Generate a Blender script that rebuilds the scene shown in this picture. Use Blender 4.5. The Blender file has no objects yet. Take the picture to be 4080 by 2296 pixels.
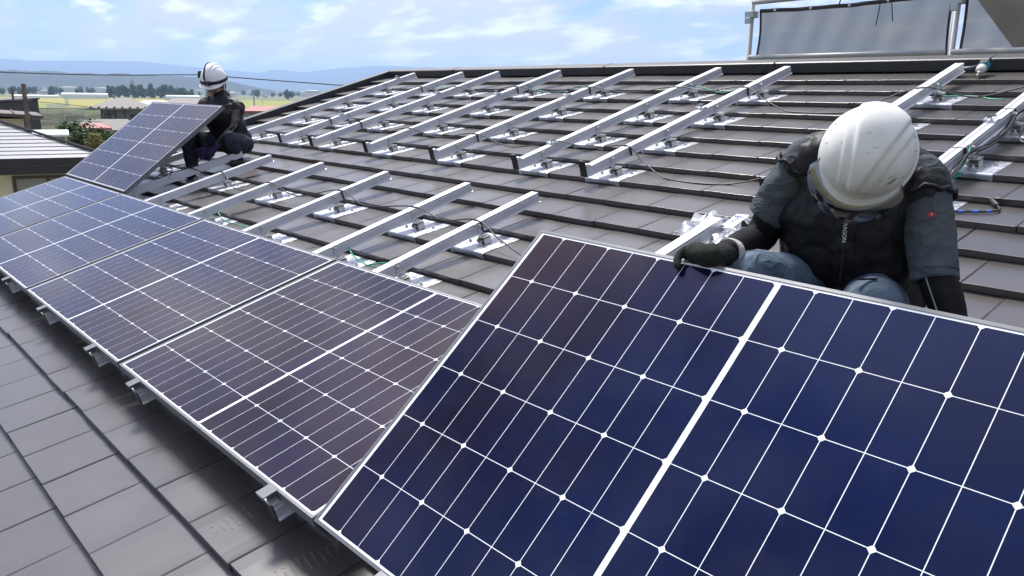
import bpy, bmesh, math, random
from mathutils import Vector, Matrix, Euler, noise as mnoise

random.seed(7)
R = math.radians
scene = bpy.context.scene
COL = scene.collection

# ---------------------------------------------------------------- camera
cam_d = bpy.data.cameras.new('camera')
cam = bpy.data.objects.new('camera', cam_d)
COL.objects.link(cam)
CAM = Vector((3.6155, -0.9601, 1.1576))
cam.matrix_world = Matrix(((0.66518434, -0.18218392, 0.72411243, CAM.x),
                           (0.74653052, 0.14291673, -0.64982074, CAM.y),
                           (0.01489911, 0.97282261, 0.23107183, CAM.z),
                           (0, 0, 0, 1)))
cam_d.sensor_width = 36.0
cam_d.lens = 28.44
cam_d.clip_start = 0.05
cam_d.clip_end = 60000
scene.camera = cam

# ---------------------------------------------------------------- world, sun, exposure
SUN_AZ, SUN_EL = -70.0, 58.0
world = bpy.data.worlds.new('World')
scene.world = world
world.use_nodes = True
wt = world.node_tree
wn, wl = wt.nodes, wt.links
bgn = wn['Background']
sky = wn.new('ShaderNodeTexSky')
sky.sky_type = 'NISHITA'
sky.sun_disc = False
sky.sun_elevation = R(SUN_EL)
sky.sun_rotation = R(SUN_AZ)
sky.air_density = 1.1
sky.dust_density = 0.35
sky.ozone_density = 2.2
geo = wn.new('ShaderNodeTexCoord')
sep = wn.new('ShaderNodeSeparateXYZ')
wl.new(geo.outputs['Generated'], sep.inputs[0])


def wmath(op, a, b=None, clamp=False):
    n = wn.new('ShaderNodeMath')
    n.operation = op
    n.use_clamp = clamp
    for i, v in enumerate((a, b)):
        if v is None:
            continue
        if isinstance(v, (int, float)):
            n.inputs[i].default_value = v
        else:
            wl.new(v, n.inputs[i])
    return n.outputs[0]


# clouds on a plane high above: direction / (height + something) keeps them flat near the horizon
den = wmath('ADD', wmath('MAXIMUM', sep.outputs[2], 0.0), 0.22)
cx = wmath('DIVIDE', sep.outputs[0], den)
cy = wmath('DIVIDE', sep.outputs[1], den)
comb = wn.new('ShaderNodeCombineXYZ')
wl.new(cx, comb.inputs[0])
wl.new(cy, comb.inputs[1])
mp = wn.new('ShaderNodeMapping')
mp.inputs['Location'].default_value = (7.1, 2.7, 3.4)
mp.inputs['Rotation'].default_value = (0, 0, R(-45))
mp.inputs['Scale'].default_value = (0.6, 0.85, 1)
wl.new(comb.outputs[0], mp.inputs[0])
n1 = wn.new('ShaderNodeTexNoise')
n1.inputs['Scale'].default_value = 2.4
n1.inputs['Detail'].default_value = 9
n1.inputs['Roughness'].default_value = 0.58
n1.inputs['Distortion'].default_value = 0.25
wl.new(mp.outputs[0], n1.inputs['Vector'])
r1 = wn.new('ShaderNodeValToRGB')
r1.color_ramp.elements[0].position = 0.35
r1.color_ramp.elements[0].color = (0, 0, 0, 1)
r1.color_ramp.elements[1].position = 0.54
r1.color_ramp.elements[1].color = (1, 1, 1, 1)
wl.new(n1.outputs['Fac'], r1.inputs[0])
n2 = wn.new('ShaderNodeTexNoise')
n2.inputs['Scale'].default_value = 5.6
n2.inputs['Detail'].default_value = 8
n2.inputs['Roughness'].default_value = 0.55
wl.new(mp.outputs[0], n2.inputs['Vector'])
r2 = wn.new('ShaderNodeValToRGB')
r2.color_ramp.elements[0].position = 0.50
r2.color_ramp.elements[0].color = (0, 0, 0, 1)
r2.color_ramp.elements[1].position = 0.65
r2.color_ramp.elements[1].color = (1, 1, 1, 1)
wl.new(n2.outputs['Fac'], r2.inputs[0])
cov = wmath('MAXIMUM', wmath('MULTIPLY', r1.outputs[0], 0.86), wmath('MULTIPLY', r2.outputs[0], 0.85))
mixc = wn.new('ShaderNodeMixRGB')
skygain = wn.new('ShaderNodeMixRGB')
skygain.blend_type = 'MULTIPLY'
skygain.inputs[0].default_value = 1.0
skygain.inputs[2].default_value = (0.38, 0.48, 0.78, 1)
wl.new(sky.outputs[0], skygain.inputs[1])
wl.new(cov, mixc.inputs[0])
wl.new(skygain.outputs[0], mixc.inputs[1])
cramp = wn.new('ShaderNodeMixRGB')          # thicker cloud is a touch greyer
cramp.inputs[1].default_value = (3.95, 4.0, 4.45, 1)
cramp.inputs[2].default_value = (6.4, 6.5, 6.7, 1)
wl.new(r2.outputs[0], cramp.inputs[0])
# clouds towards the sun scatter more of its light our way
nrm = wn.new('ShaderNodeVectorMath')
nrm.operation = 'DOT_PRODUCT'
wl.new(geo.outputs['Generated'], nrm.inputs[0])
nrm.inputs[1].default_value = (math.sin(R(SUN_AZ)) * math.cos(R(SUN_EL)), math.cos(R(SUN_AZ)) * math.cos(R(SUN_EL)), math.sin(R(SUN_EL)))
fs = wmath('ADD', wmath('MULTIPLY', wmath('POWER', wmath('MAXIMUM', nrm.outputs['Value'], 0.0), 4.0), 1.5), 0.88)
csc = wn.new('ShaderNodeVectorMath')
csc.operation = 'SCALE'
wl.new(cramp.outputs[0], csc.inputs[0])
wl.new(fs, csc.inputs['Scale'])
wl.new(csc.outputs[0], mixc.inputs[2])
wl.new(mixc.outputs[0], bgn.inputs['Color'])
bgn.inputs['Strength'].default_value = 0.10

sun_d = bpy.data.lights.new('sun', 'SUN')
sun = bpy.data.objects.new('sun', sun_d)
COL.objects.link(sun)
sdir = Vector((math.sin(R(SUN_AZ)) * math.cos(R(SUN_EL)), math.cos(R(SUN_AZ)) * math.cos(R(SUN_EL)), math.sin(R(SUN_EL))))
sun.rotation_euler = sdir.to_track_quat('Z', 'Y').to_euler()
sun.location = (-20, 10, 40)
sun_d.energy = 2.8
sun_d.angle = R(13.0)
sun_d.color = (1.0, 0.96, 0.90)

scene.view_settings.view_transform = 'Standard'
scene.view_settings.look = 'None'
scene.view_settings.exposure = 1.0
scene.view_settings.gamma = 1.0
scene.view_settings.use_curve_mapping = False
scene.cycles.use_denoising = True
scene.cycles.max_bounces = 4
scene.cycles.diffuse_bounces = 2
scene.cycles.glossy_bounces = 3
scene.cycles.transmission_bounces = 2
scene.cycles.use_light_tree = False
scene.cycles.transparent_max_bounces = 8
scene.cycles.volume_bounces = 1
scene.cycles.caustics_reflective = False
scene.cycles.caustics_refractive = False


# ---------------------------------------------------------------- materials
MATS = {}


def mat(name, col, rough=0.5, metal=0.0, spec=0.5, var=0.0, vscale=5.0, bump=0.0, bscale=40.0, rvar=0.0,
        col2=None, objvar=0.0, coord='Object', stretch=None, coat=0.0, sheen=0.0, detail=4.0, crease=0.0, cscale=7.0):
    m = bpy.data.materials.new(name)
    m.use_nodes = True
    nt = m.node_tree
    b = nt.nodes['Principled BSDF']
    b.inputs['Base Color'].default_value = (*col, 1)
    b.inputs['Roughness'].default_value = rough
    b.inputs['Metallic'].default_value = metal
    b.inputs['Specular IOR Level'].default_value = spec
    b.inputs['Coat Weight'].default_value = coat
    b.inputs['Sheen Weight'].default_value = sheen
    tc = nt.nodes.new('ShaderNodeTexCoord')
    vec = tc.outputs[coord] if coord != 'World' else None
    if coord == 'World':
        g = nt.nodes.new('ShaderNodeNewGeometry')
        vec = g.outputs['Position']
    if stretch:
        mpn = nt.nodes.new('ShaderNodeMapping')
        mpn.inputs['Scale'].default_value = stretch
        nt.links.new(vec, mpn.inputs[0])
        vec = mpn.outputs[0]
    src = None
    if var or col2 or rvar:
        n = nt.nodes.new('ShaderNodeTexNoise')
        n.inputs['Scale'].default_value = vscale
        n.inputs['Detail'].default_value = detail
        n.inputs['Roughness'].default_value = 0.6
        nt.links.new(vec, n.inputs['Vector'])
        rp = nt.nodes.new('ShaderNodeValToRGB')
        rp.color_ramp.elements[0].position = 0.35
        rp.color_ramp.elements[1].position = 0.67
        c2 = col2 if col2 else tuple(min(1, c * (1 + var)) for c in col)
        c1 = col if col2 else tuple(c * (1 - var) for c in col)
        rp.color_ramp.elements[0].color = (*c1, 1)
        rp.color_ramp.elements[1].color = (*c2, 1)
        nt.links.new(n.outputs['Fac'], rp.inputs[0])
        src = rp.outputs[0]
        if rvar:
            mr = nt.nodes.new('ShaderNodeMapRange')
            mr.inputs['To Min'].default_value = max(0.02, rough - rvar)
            mr.inputs['To Max'].default_value = min(1, rough + rvar)
            mr.inputs['From Min'].default_value = 0.3
            mr.inputs['From Max'].default_value = 0.7
            nt.links.new(n.outputs['Fac'], mr.inputs[0])
            nt.links.new(mr.outputs[0], b.inputs['Roughness'])
    if objvar:
        oi = nt.nodes.new('ShaderNodeObjectInfo')
        mr = nt.nodes.new('ShaderNodeMapRange')
        mr.inputs['To Min'].default_value = 1 - objvar
        mr.inputs['To Max'].default_value = 1 + objvar
        nt.links.new(oi.outputs['Random'], mr.inputs[0])
        mx = nt.nodes.new('ShaderNodeVectorMath')
        mx.operation = 'SCALE'
        if src is None:
            rgb = nt.nodes.new('ShaderNodeRGB')
            rgb.outputs[0].default_value = (*col, 1)
            src = rgb.outputs[0]
        nt.links.new(src, mx.inputs[0])
        nt.links.new(mr.outputs[0], mx.inputs['Scale'])
        src = mx.outputs[0]
    if src is not None:
        nt.links.new(src, b.inputs['Base Color'])
    if crease:                      # wrinkled cloth: sharp-backed folds
        cn = nt.nodes.new('ShaderNodeTexNoise')
        cn.inputs['Scale'].default_value = cscale
        cn.inputs['Detail'].default_value = 2.5
        cn.inputs['Roughness'].default_value = 0.45
        cn.inputs['Distortion'].default_value = 0.6
        nt.links.new(vec, cn.inputs['Vector'])
        s1 = nt.nodes.new('ShaderNodeMath')
        s1.operation = 'SUBTRACT'
        s1.inputs[1].default_value = 0.5
        nt.links.new(cn.outputs['Fac'], s1.inputs[0])
        s2 = nt.nodes.new('ShaderNodeMath')
        s2.operation = 'ABSOLUTE'
        nt.links.new(s1.outputs[0], s2.inputs[0])
        s3 = nt.nodes.new('ShaderNodeMath')
        s3.operation = 'POWER'
        s3.inputs[1].default_value = 0.65
        nt.links.new(s2.outputs[0], s3.inputs[0])
        bp = nt.nodes.new('ShaderNodeBump')
        bp.invert = True
        bp.inputs['Strength'].default_value = crease
        bp.inputs['Distance'].default_value = 0.05
        nt.links.new(s3.outputs[0], bp.inputs['Height'])
        nt.links.new(bp.outputs[0], b.inputs['Normal'])
    elif bump:
        bn = nt.nodes.new('ShaderNodeTexNoise')
        bn.inputs['Scale'].default_value = bscale
        bn.inputs['Detail'].default_value = 3
        nt.links.new(vec, bn.inputs['Vector'])
        bp = nt.nodes.new('ShaderNodeBump')
        bp.inputs['Strength'].default_value = bump
        bp.inputs['Distance'].default_value = 0.02
        nt.links.new(bn.outputs['Fac'], bp.inputs['Height'])
        nt.links.new(bp.outputs[0], b.inputs['Normal'])
    MATS[name] = m
    return m


# ---------------------------------------------------------------- mesh helpers
class MB:
    """collects shapes and links them as ONE mesh object"""

    def __init__(self):
        self.v, self.f, self.mi, self.sm = [], [], [], []
        self.cur, self.smooth = 0, False

    def face(self, idx):
        self.f.append(tuple(idx))
        self.mi.append(self.cur)
        self.sm.append(self.smooth)

    def box(self, a, b, M=None):
        o = len(self.v)
        for z in (a[2], b[2]):
            for x, y in ((a[0], a[1]), (b[0], a[1]), (b[0], b[1]), (a[0], b[1])):
                p = Vector((x, y, z))
                self.v.append(M @ p if M else p)
        for q in ((3, 2, 1, 0), (4, 5, 6, 7), (0, 1, 5, 4), (1, 2, 6, 5), (2, 3, 7, 6), (3, 0, 4, 7)):
            self.face([o + i for i in q])
        return self

    def poly_prism(self, pts, fn):
        """pts: 2D outline; fn(p, t) -> 3D point at both ends t=0,1"""
        o, n = len(self.v), len(pts)
        for t in (0, 1):
            for p in pts:
                self.v.append(Vector(fn(p, t)))
        self.face([o + i for i in range(n)][::-1])
        self.face([o + n + i for i in range(n)])
        for i in range(n):
            j = (i + 1) % n
            self.face((o + i, o + j, o + n + j, o + n + i))
        return self

    def loft(self, rings, cap=True, closed=True):
        o, n = len(self.v), len(rings[0])
        for r in rings:
            self.v += [Vector(p) for p in r]
        for k in range(len(rings) - 1):
            for i in range(n if closed else n - 1):
                j = (i + 1) % n
                a = o + k * n
                self.face((a + i, a + j, a + n + j, a + n + i))
        if cap:
            self.face([o + i for i in range(n)][::-1])
            self.face([o + (len(rings) - 1) * n + i for i in range(n)])
        return self

    def tube(self, path, r, n=8, cap=True, squash=1.0):
        path = [Vector(p) for p in path]
        rad = r if isinstance(r, (list, tuple)) else [r] * len(path)
        rings, up = [], Vector((0.13, 0.21, 0.97))
        for i, p in enumerate(path):
            d = (path[min(i + 1, len(path) - 1)] - path[max(i - 1, 0)]).normalized()
            if abs(d.dot(up)) > 0.95:
                up = Vector((0.97, 0.1, 0.2))
            s = d.cross(up).normalized()
            t = s.cross(d).normalized()
            rings.append([p + s * (rad[i] * math.cos(2 * math.pi * k / n)) + t * (rad[i] * squash * math.sin(2 * math.pi * k / n)) for k in range(n)])
        return self.loft(rings, cap)

    def ellipsoid(self, c, r, nu=16, nv=10, M=None):
        rings = []
        for i in range(1, nv):
            th = math.pi * i / nv
            ring = []
            for k in range(nu):
                ph = 2 * math.pi * k / nu
                p = Vector((r[0] * math.sin(th) * math.cos(ph), r[1] * math.sin(th) * math.sin(ph), -r[2] * math.cos(th)))
                p = M @ p if M else p
                ring.append(p + Vector(c))
            rings.append(ring)
        return self.loft(rings, True)

    def mesh(self, name, mats):
        me = bpy.data.meshes.new(name)
        me.from_pydata([tuple(p) for p in self.v], [], self.f)
        for m in (mats if isinstance(mats, (list, tuple)) else [mats]):
            me.materials.append(m)
        me.polygons.foreach_set('material_index', self.mi)
        me.polygons.foreach_set('use_smooth', self.sm)
        me.update()
        return me

    def build(self, name, mats, parent=None, loc=None, rot=None):
        return link(name, self.mesh(name, mats), parent, loc, rot)


def link(name, data, parent=None, loc=None, rot=None):
    o = bpy.data.objects.new(name, data)
    COL.objects.link(o)
    if parent:
        o.parent = parent
    if loc is not None:
        o.location = loc
    if rot is not None:
        o.rotation_euler = rot
    return o


def tag(o, label=None, cat=None, group=None, kind=None):
    if label:
        o['label'] = label
    if cat:
        o['category'] = cat
    if group:
        o['group'] = group
    if kind:
        o['kind'] = kind
    return o


def thing(name, label, cat, loc=(0, 0, 0), rot=(0, 0, 0), group=None):
    o = link(name, None, None, loc, rot)
    o.empty_display_size = 0.1
    return tag(o, label, cat, group)


def bevel(o, w=0.003, seg=2, ang=40):
    m = o.modifiers.new('bevel', 'BEVEL')
    m.width = w
    m.segments = seg
    m.limit_method = 'ANGLE'
    m.angle_limit = R(ang)
    return o


# roof frame: u along the eave, v up the slope, w off the slope
SL = R(16.7)
CS, SN = math.cos(SL), math.sin(SL)


def L(u, v, w=0.0):
    return Vector((u, v * CS - w * SN, v * SN + w * CS))


ROT = (SL, 0, 0)
GZ = CAM.z - 10.0          # level of the plain


def away(az, d, z=GZ):
    """point at compass angle az (degrees from +Y towards +X) and distance d from the photographer's spot"""
    return Vector((CAM.x + d * math.sin(R(az)), CAM.y + d * math.cos(R(az)), z))


# ---------------------------------------------------------------- shared materials
M_tile = mat('roof_tile_glaze', (0.068, 0.060, 0.056), rough=0.30, spec=1.0, var=0.07, vscale=3.0, rvar=0.02, objvar=0.10, bump=0.004, bscale=40, coord='World')
M_deck = mat('roof_underlay', (0.03, 0.03, 0.03), rough=0.9)
M_flash = mat('dark_flashing', (0.035, 0.036, 0.040), rough=0.45, var=0.15, vscale=6)
M_alu = mat('anodised_aluminium', (0.68, 0.70, 0.73), rough=0.38, metal=0.5, var=0.05, vscale=14)
M_alu_dark = mat('grey_aluminium', (0.42, 0.43, 0.45), rough=0.38, metal=0.8, var=0.06, vscale=20)
M_galv = mat('galvanised_steel', (0.54, 0.56, 0.60), rough=0.36, metal=0.6, var=0.22, vscale=26, rvar=0.12, bump=0.08, bscale=60)
M_steel = mat('bright_steel', (0.66, 0.66, 0.63), rough=0.32, metal=0.55, var=0.1, vscale=40)
M_black = mat('black_plastic', (0.012, 0.012, 0.013), rough=0.5)
M_cable = mat('cable_rubber', (0.018, 0.018, 0.020), rough=0.45)
M_green = mat('green_earth_wire', (0.02, 0.36, 0.22), rough=0.45)
M_frame = mat('panel_frame_metal', (0.15, 0.155, 0.168), rough=0.45, metal=0.25, var=0.04, vscale=30)
M_back = mat('panel_backsheet', (0.86, 0.88, 0.90), rough=0.2, spec=0.3)
M_render = mat('cream_render', (0.62, 0.57, 0.48), rough=0.9, var=0.05, vscale=1.5)
# ================================================================= ground, hills, air come with the background further down
# ---------------------------------------------------------------- the tiled house
TW, TL = 0.3065, 0.2747           # tile width and course length
LIP_W = -0.145                    # height of a tile's front edge
V0 = -0.2005                      # front edge of course 0
house = thing('tiled_house', 'house under a shallow dark flat-tiled roof with solar panels being fitted', 'house')
hw = MB()
hw.box((-5.55, -1.9, GZ), (6.6, 4.95, -1.0))
hw.poly_prism([(-1.9, -1.0), (4.95, -1.0), (4.95, 1.18), (-1.9, -0.86)], lambda p, t: (-5.55 if t == 0 else 6.6, p[0], p[1]))
hw.build('wall', M_render, house)
dk = MB()
dk.box((-5.72, -2.12, -0.33), (7.0, 5.44, -0.215))
roof = dk.build('roof', M_deck, house, (0, 0, 0), ROT)


def tile_mb():
    """one flat interlocking tile; origin at the middle of its front edge"""
    mb = MB()
    w2 = TW / 2 - 0.0012
    us = (-w2, -w2 + 0.004, -0.09, 0.0, 0.09, w2 - 0.022, w2 - 0.004, w2)
    dz = (-0.0030, 0.0, 0.0010, 0.0, -0.0006, 0.0002, 0.0012, -0.0018)
    # profile in (v, w): under front, front face, rounded edge, surface, back, underside
    prof = ((0.004, -0.031), (0.000, -0.029), (0.000, -0.0016), (0.0004, -0.0004), (0.0014, 0.0), (0.10, -0.0113), (0.20, -0.0230), (0.302, -0.0345), (0.302, -0.045), (0.02, -0.034))
    rings = []
    for u, d in zip(us, dz):
        rings.append([(u, v, w + (d if w > -0.028 else 0)) for v, w in prof])
    mb.smooth = False
    mb.loft(rings, True)
    return mb


tile_me = tile_mb().mesh('roof_tile', M_tile)
cam_inv = cam.matrix_world.inverted()


def project(p):
    q = cam_inv @ p
    if q.z > -0.05:
        return None
    k = 28.44 / 36.0 / -q.z
    return (q.x * k + 0.5, 0.5 * 576 / 1024 - q.y * k)      # 0..1, 0..0.5625


cands = []
for n in range(-7, 20):
    off = 0.255 if n % 2 else 0.255 + TW / 2
    for k in range(-21, 22):
        u = off + TW * k
        if u < -5.72 + TW * 0.45 or u > 6.9:
            continue
        v = V0 + TL * n
        area, ps = 0.0, [project(L(u + a * TW / 2, v + b * TL, LIP_W)) for a, b in ((-1, 0), (1, 0), (1, 1), (-1, 1))]
        seen = all(ps) and any(-0.02 < p[0] < 1.02 and -0.02 < p[1] < 0.58 for p in ps)
        vc = v + TL * 0.5
        if seen:
            area = abs(sum(ps[i][0] * ps[(i + 1) % 4][1] - ps[(i + 1) % 4][0] * ps[i][1] for i in range(4))) / 2
            if 0.12 < vc < 1.15 and u < 1.75:
                area *= 0.0                                    # under the laid panels
            if u > 1.6 and 0.0 < vc < 1.55:
                area *= 0.0                                    # behind the lifted panel
            if u < -3.6 and 1.1 < vc < 2.1:
                area *= 0.1
        cands.append((area, u, v))
cands.sort(key=lambda c: -c[0])
rest = MB()
tmb = tile_mb()
trng = random.Random(3)
for i, (area, u, v) in enumerate(cands):
    jit = (trng.uniform(-0.0012, 0.0012), trng.uniform(-0.003, 0.003), trng.uniform(-0.0012, 0.0012))
    rj = (trng.uniform(-0.004, 0.004), trng.uniform(-0.004, 0.004), trng.uniform(-0.004, 0.004))
    loc = Vector((u + jit[0], v + jit[1], LIP_W + jit[2]))
    if i < 300:
        link('roof_tile', tile_me, roof, loc, rj)
    else:
        Mx = Matrix.Translation(loc) @ Euler(rj).to_matrix().to_4x4()
        o = len(rest.v)
        rest.v += [Mx @ p for p in tmb.v]
        for fc in tmb.f:
            rest.face([o + a for a in fc])
tag(rest.build('roof_tile_field', M_tile, roof), kind='stuff')

# dusty boot prints on the lowest courses
M_dust = mat('boot_dust', (0.26, 0.25, 0.24), rough=0.95, spec=0.1, var=0.3, vscale=60)
prng = random.Random(8)


def boot_print(u, v, ang, keep):
    mb = MB()
    for i in range(9):
        for j in range(-3, 4):
            y, x = (i - 4) * 0.022, j * 0.012
            if abs(x) > 0.040 * math.sqrt(max(0, 1 - (y / 0.11) ** 2)) or prng.random() > keep:
                continue
            for sx in (-1, 1):
                q = [Vector((x, y, 0)), Vector((x + sx * 0.005, y + 0.007, 0)), Vector((x + sx * 0.005, y + 0.010, 0)), Vector((x, y + 0.003, 0))]
                o = len(mb.v)
                for p in q:
                    r_ = Matrix.Rotation(ang, 3, 'Z') @ p
                    uu, vv = u + r_.x, v + r_.y
                    k = math.floor((vv - V0) / TL)
                    mb.v.append(Vector((uu, vv, LIP_W - 0.1165 * (vv - V0 - TL * k) + 0.0034)))
                mb.face((o, o + 1, o + 2, o + 3) if sx > 0 else (o + 3, o + 2, o + 1, o))
    tag(mb.build('boot_print', M_dust, roof), kind='stuff')


boot_print(1.665, -0.045, R(-10), 0.92)
boot_print(1.283, -0.077, R(0), 0.45)
boot_print(0.74, -0.010, R(40), 0.35)

# ridge flashing: folded dark sheet with screws
rf = MB()
rf.poly_prism([(5.335, -0.172), (5.338, -0.096), (5.352, -0.090), (5.450, -0.088), (5.462, -0.100), (5.462, -0.32), (5.44, -0.32), (5.44, -0.12), (5.36, -0.12), (5.36, -0.172)],
              lambda p, t: (-5.70 if t == 0 else 6.95, p[0], p[1]))
ridge = bevel(rf.build('ridge_flashing', M_flash, house, (0, 0, 0), ROT), 0.004)
for u in (-4.3, -1.9, -0.05, 1.55, 3.6):
    j = MB()
    j.box((u, 5.333, -0.171), (u + 0.006, 5.4625, -0.0865))
    j.build('lap_joint', M_flash, ridge)
scr = MB()
scr.smooth = True
scr.ellipsoid((0, 0, 0), (0.007, 0.004, 0.007), 8, 5)
scr_me = scr.mesh('screw', M_flash)
for u in (-5.2, -4.6, -4.35, -4.22, -3.6, -2.9, -2.3, -1.98, -1.83, -1.2, -0.6, -0.15, 0.05, 0.3, 0.6, 0.92, 1.30, 1.47, 1.62, 1.9, 2.4):
    link('screw', scr_me, ridge, (u, 5.333, -0.148))
vf = MB()
vf.poly_prism([(-5.80, -0.30), (-5.80, -0.102), (-5.790, -0.094), (-5.69, -0.094), (-5.682, -0.102), (-5.682, -0.175), (-5.70, -0.175), (-5.70, -0.115), (-5.78, -0.115), (-5.78, -0.30)],
              lambda p, t: (p[0], -2.14 if t == 0 else 5.47, p[1]))
verge = bevel(vf.build('verge_flashing', M_flash, house, (0, 0, 0), ROT), 0.003)
for v in (1.95, 2.55, 3.15, 3.75, 4.35, 4.9):
    s_ = link('screw', scr_me, verge, (-5.679, v, -0.135), (0, 0, R(90)))
ev = MB()
ev.box((-5.72, -2.20, -0.34), (7.0, -2.125, -0.21))
ev.build('eave_board', M_flash, house, (0, 0, 0), ROT)

# ---------------------------------------------------------------- mounting rails with their tile brackets
RAIL_U = {'a': -4.6490, 'b': -3.7295, 'c': -3.1165, 'd': -2.197, 'e': -1.2775, 'f': -0.358, 'g': 0.255, 'h': 1.481, 'i': 2.094}
RT = -0.0385          # rail top


def rail_mb(v0, v1):
    mb = MB()
    hw_, h = 0.027, 0.057
    # outline in (u, w), slot in the top, shallow groove in the side, foot flange to the right
    pts = [(-hw_, -h), (-hw_, 0), (-0.006, 0), (-0.006, -0.010), (-0.001, -0.010), (-0.001, 0), (hw_, 0), (hw_, -0.012), (hw_ - 0.0015, -0.014), (hw_, -0.016), (hw_, -h + 0.006), (hw_ + 0.009, -h + 0.003), (hw_ + 0.009, -h)]
    mb.poly_prism(pts, lambda p, t: (p[0], v0 if t == 0 else v1, p[1]))
    return mb


def plate_mb():
    """bent galvanised plate that takes the place of a tile; origin at tile front edge"""
    mb = MB()
    u0, u1 = -0.100, 0.176
    prof = [(-0.0045, -0.031), (-0.0055, -0.004), (-0.0015, 0.0025), (0.004, 0.0040), (0.10, -0.0072), (0.262, -0.0265)]
    us = [u0, u0 + 0.006, u0 + 0.06, u0 + 0.20, u1 - 0.006, u1]
    for (a, b) in zip(us[:-1], us[1:]):
        pass
    rings = []
    for u in us:
        edge = 0.0012 if u in (u0, u1) else 0.0
        notch = 0.010 if abs(u - (u0 + 0.06)) < 1e-6 or abs(u - (u0 + 0.20)) < 1e-6 else 0.0
        top = [(u, v, w - edge + (notch if i == 0 else 0)) for i, (v, w) in enumerate(prof)]
        bot = [(u, v + (0.0030 if i < 3 else 0), w - 0.0032 + (notch if i == 0 else 0)) for i, (v, w) in reversed(list(enumerate(prof)))]
        rings.append(top + bot)
    mb.loft(rings, True)
    return mb


def bolt_mb(r=0.009, h=0.010):
    mb = MB()
    mb.tube([(0, 0, 0), (0, 0, 0.002)], r * 1.5, 10)
    mb.tube([(0, 0, 0.002), (0, 0, 0.002 + h)], r, 6)
    mb.tube([(0, 0, 0.002 + h), (0, 0, 0.008 + h)], r * 0.5, 8)
    return mb


def block_mb():
    """open U-shaped support block, seen from the front right"""
    mb = MB()
    mb.box((-0.024, -0.024, 0.000), (0.024, 0.024, 0.004))
    mb.box((-0.024, -0.024, 0.004), (-0.0205, 0.024, 0.040))
    mb.box((0.0205, -0.024, 0.004), (0.024, 0.024, 0.034))
    mb.box((-0.0205, 0.020, 0.004), (0.0205, 0.024, 0.040))
    mb.box((-0.0205, -0.022, 0.016), (0.0205, -0.010, 0.020))
    mb.box((-0.026, -0.026, 0.040), (0.026, 0.026, 0.0435))
    mb.box((0.002, -0.030, 0.0435), (0.018, 0.006, 0.052))
    return mb


def clip_mb():
    """upright tongue bolted to the side of the rail"""
    mb = MB()
    mb.box((-0.002, -0.016, 0.0), (0.002, 0.016, 0.066))
    mb.box((-0.002, -0.024, 0.058), (0.003, 0.024, 0.062))
    mb.box((-0.002, -0.016, -0.003), (0.030, 0.016, 0.0))
    return mb


rail_me = {}
plate_me = plate_mb().mesh('base_plate', M_galv)
bolt_me = bolt_mb().mesh('bolt', M_steel)
block_me = block_mb().mesh('support_block', M_steel)
clip_me = clip_mb().mesh('rail_clip', M_alu)
tie = MB()
tie.box((-0.0295, -0.003, -0.061), (0.0385, 0.003, 0.002))
tie_me = tie.mesh('cable_tie', M_cable)
mc = MB()                       # middle clamp waiting on a rail
mc.box((-0.034, -0.020, 0.0), (0.034, 0.020, 0.004))
mc.box((-0.034, -0.020, 0.004), (-0.028, 0.020, 0.015))
mc.box((0.028, -0.020, 0.004), (0.034, 0.020, 0.015))
mc.box((-0.022, -0.014, 0.004), (0.004, 0.014, 0.010))
mc.box((-0.005, -0.006, 0.010), (0.001, 0.006, 0.030))
mc.cur = 1
mc.box((-0.020, -0.012, 0.030), (0.020, 0.012, 0.0345))
mid_me = mc.mesh('middle_clamp', [M_alu, M_black])
ec = MB()                       # end clamp at an upper rail's lower end
ec.box((-0.026, 0.004, 0.001), (0.026, 0.045, 0.010))
ec.box((-0.012, 0.010, 0.010), (0.020, 0.034, 0.018))
ec.box((-0.026, 0.002, 0.001), (-0.020, 0.020, 0.038))
ec.cur = 1
ec.box((-0.029, -0.004, 0.001), (0.025, 0.002, 0.043))
end_me = ec.mesh('end_clamp', [M_alu, M_black])
cp = MB()
cp.box((-0.0265, -0.004, -0.0565), (0.0265, 0.001, -0.001))
cap_me = cp.mesh('end_cap', M_black)
ecl = MB()                      # eave clamp that grips the lowest panels
ecl.box((-0.026, -0.046, 0.0360), (0.026, 0.006, 0.0395))
ecl.box((-0.026, -0.046, 0.026), (0.026, -0.043, 0.036))
ecl.box((-0.003, -0.030, 0.008), (0.003, -0.004, 0.036))
ecl.cur = 1
ecl.box((-0.022, -0.034, 0.0005), (0.022, -0.003, 0.008))
ecl_me = ecl.mesh('eave_clamp', [M_frame, M_steel])


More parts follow.
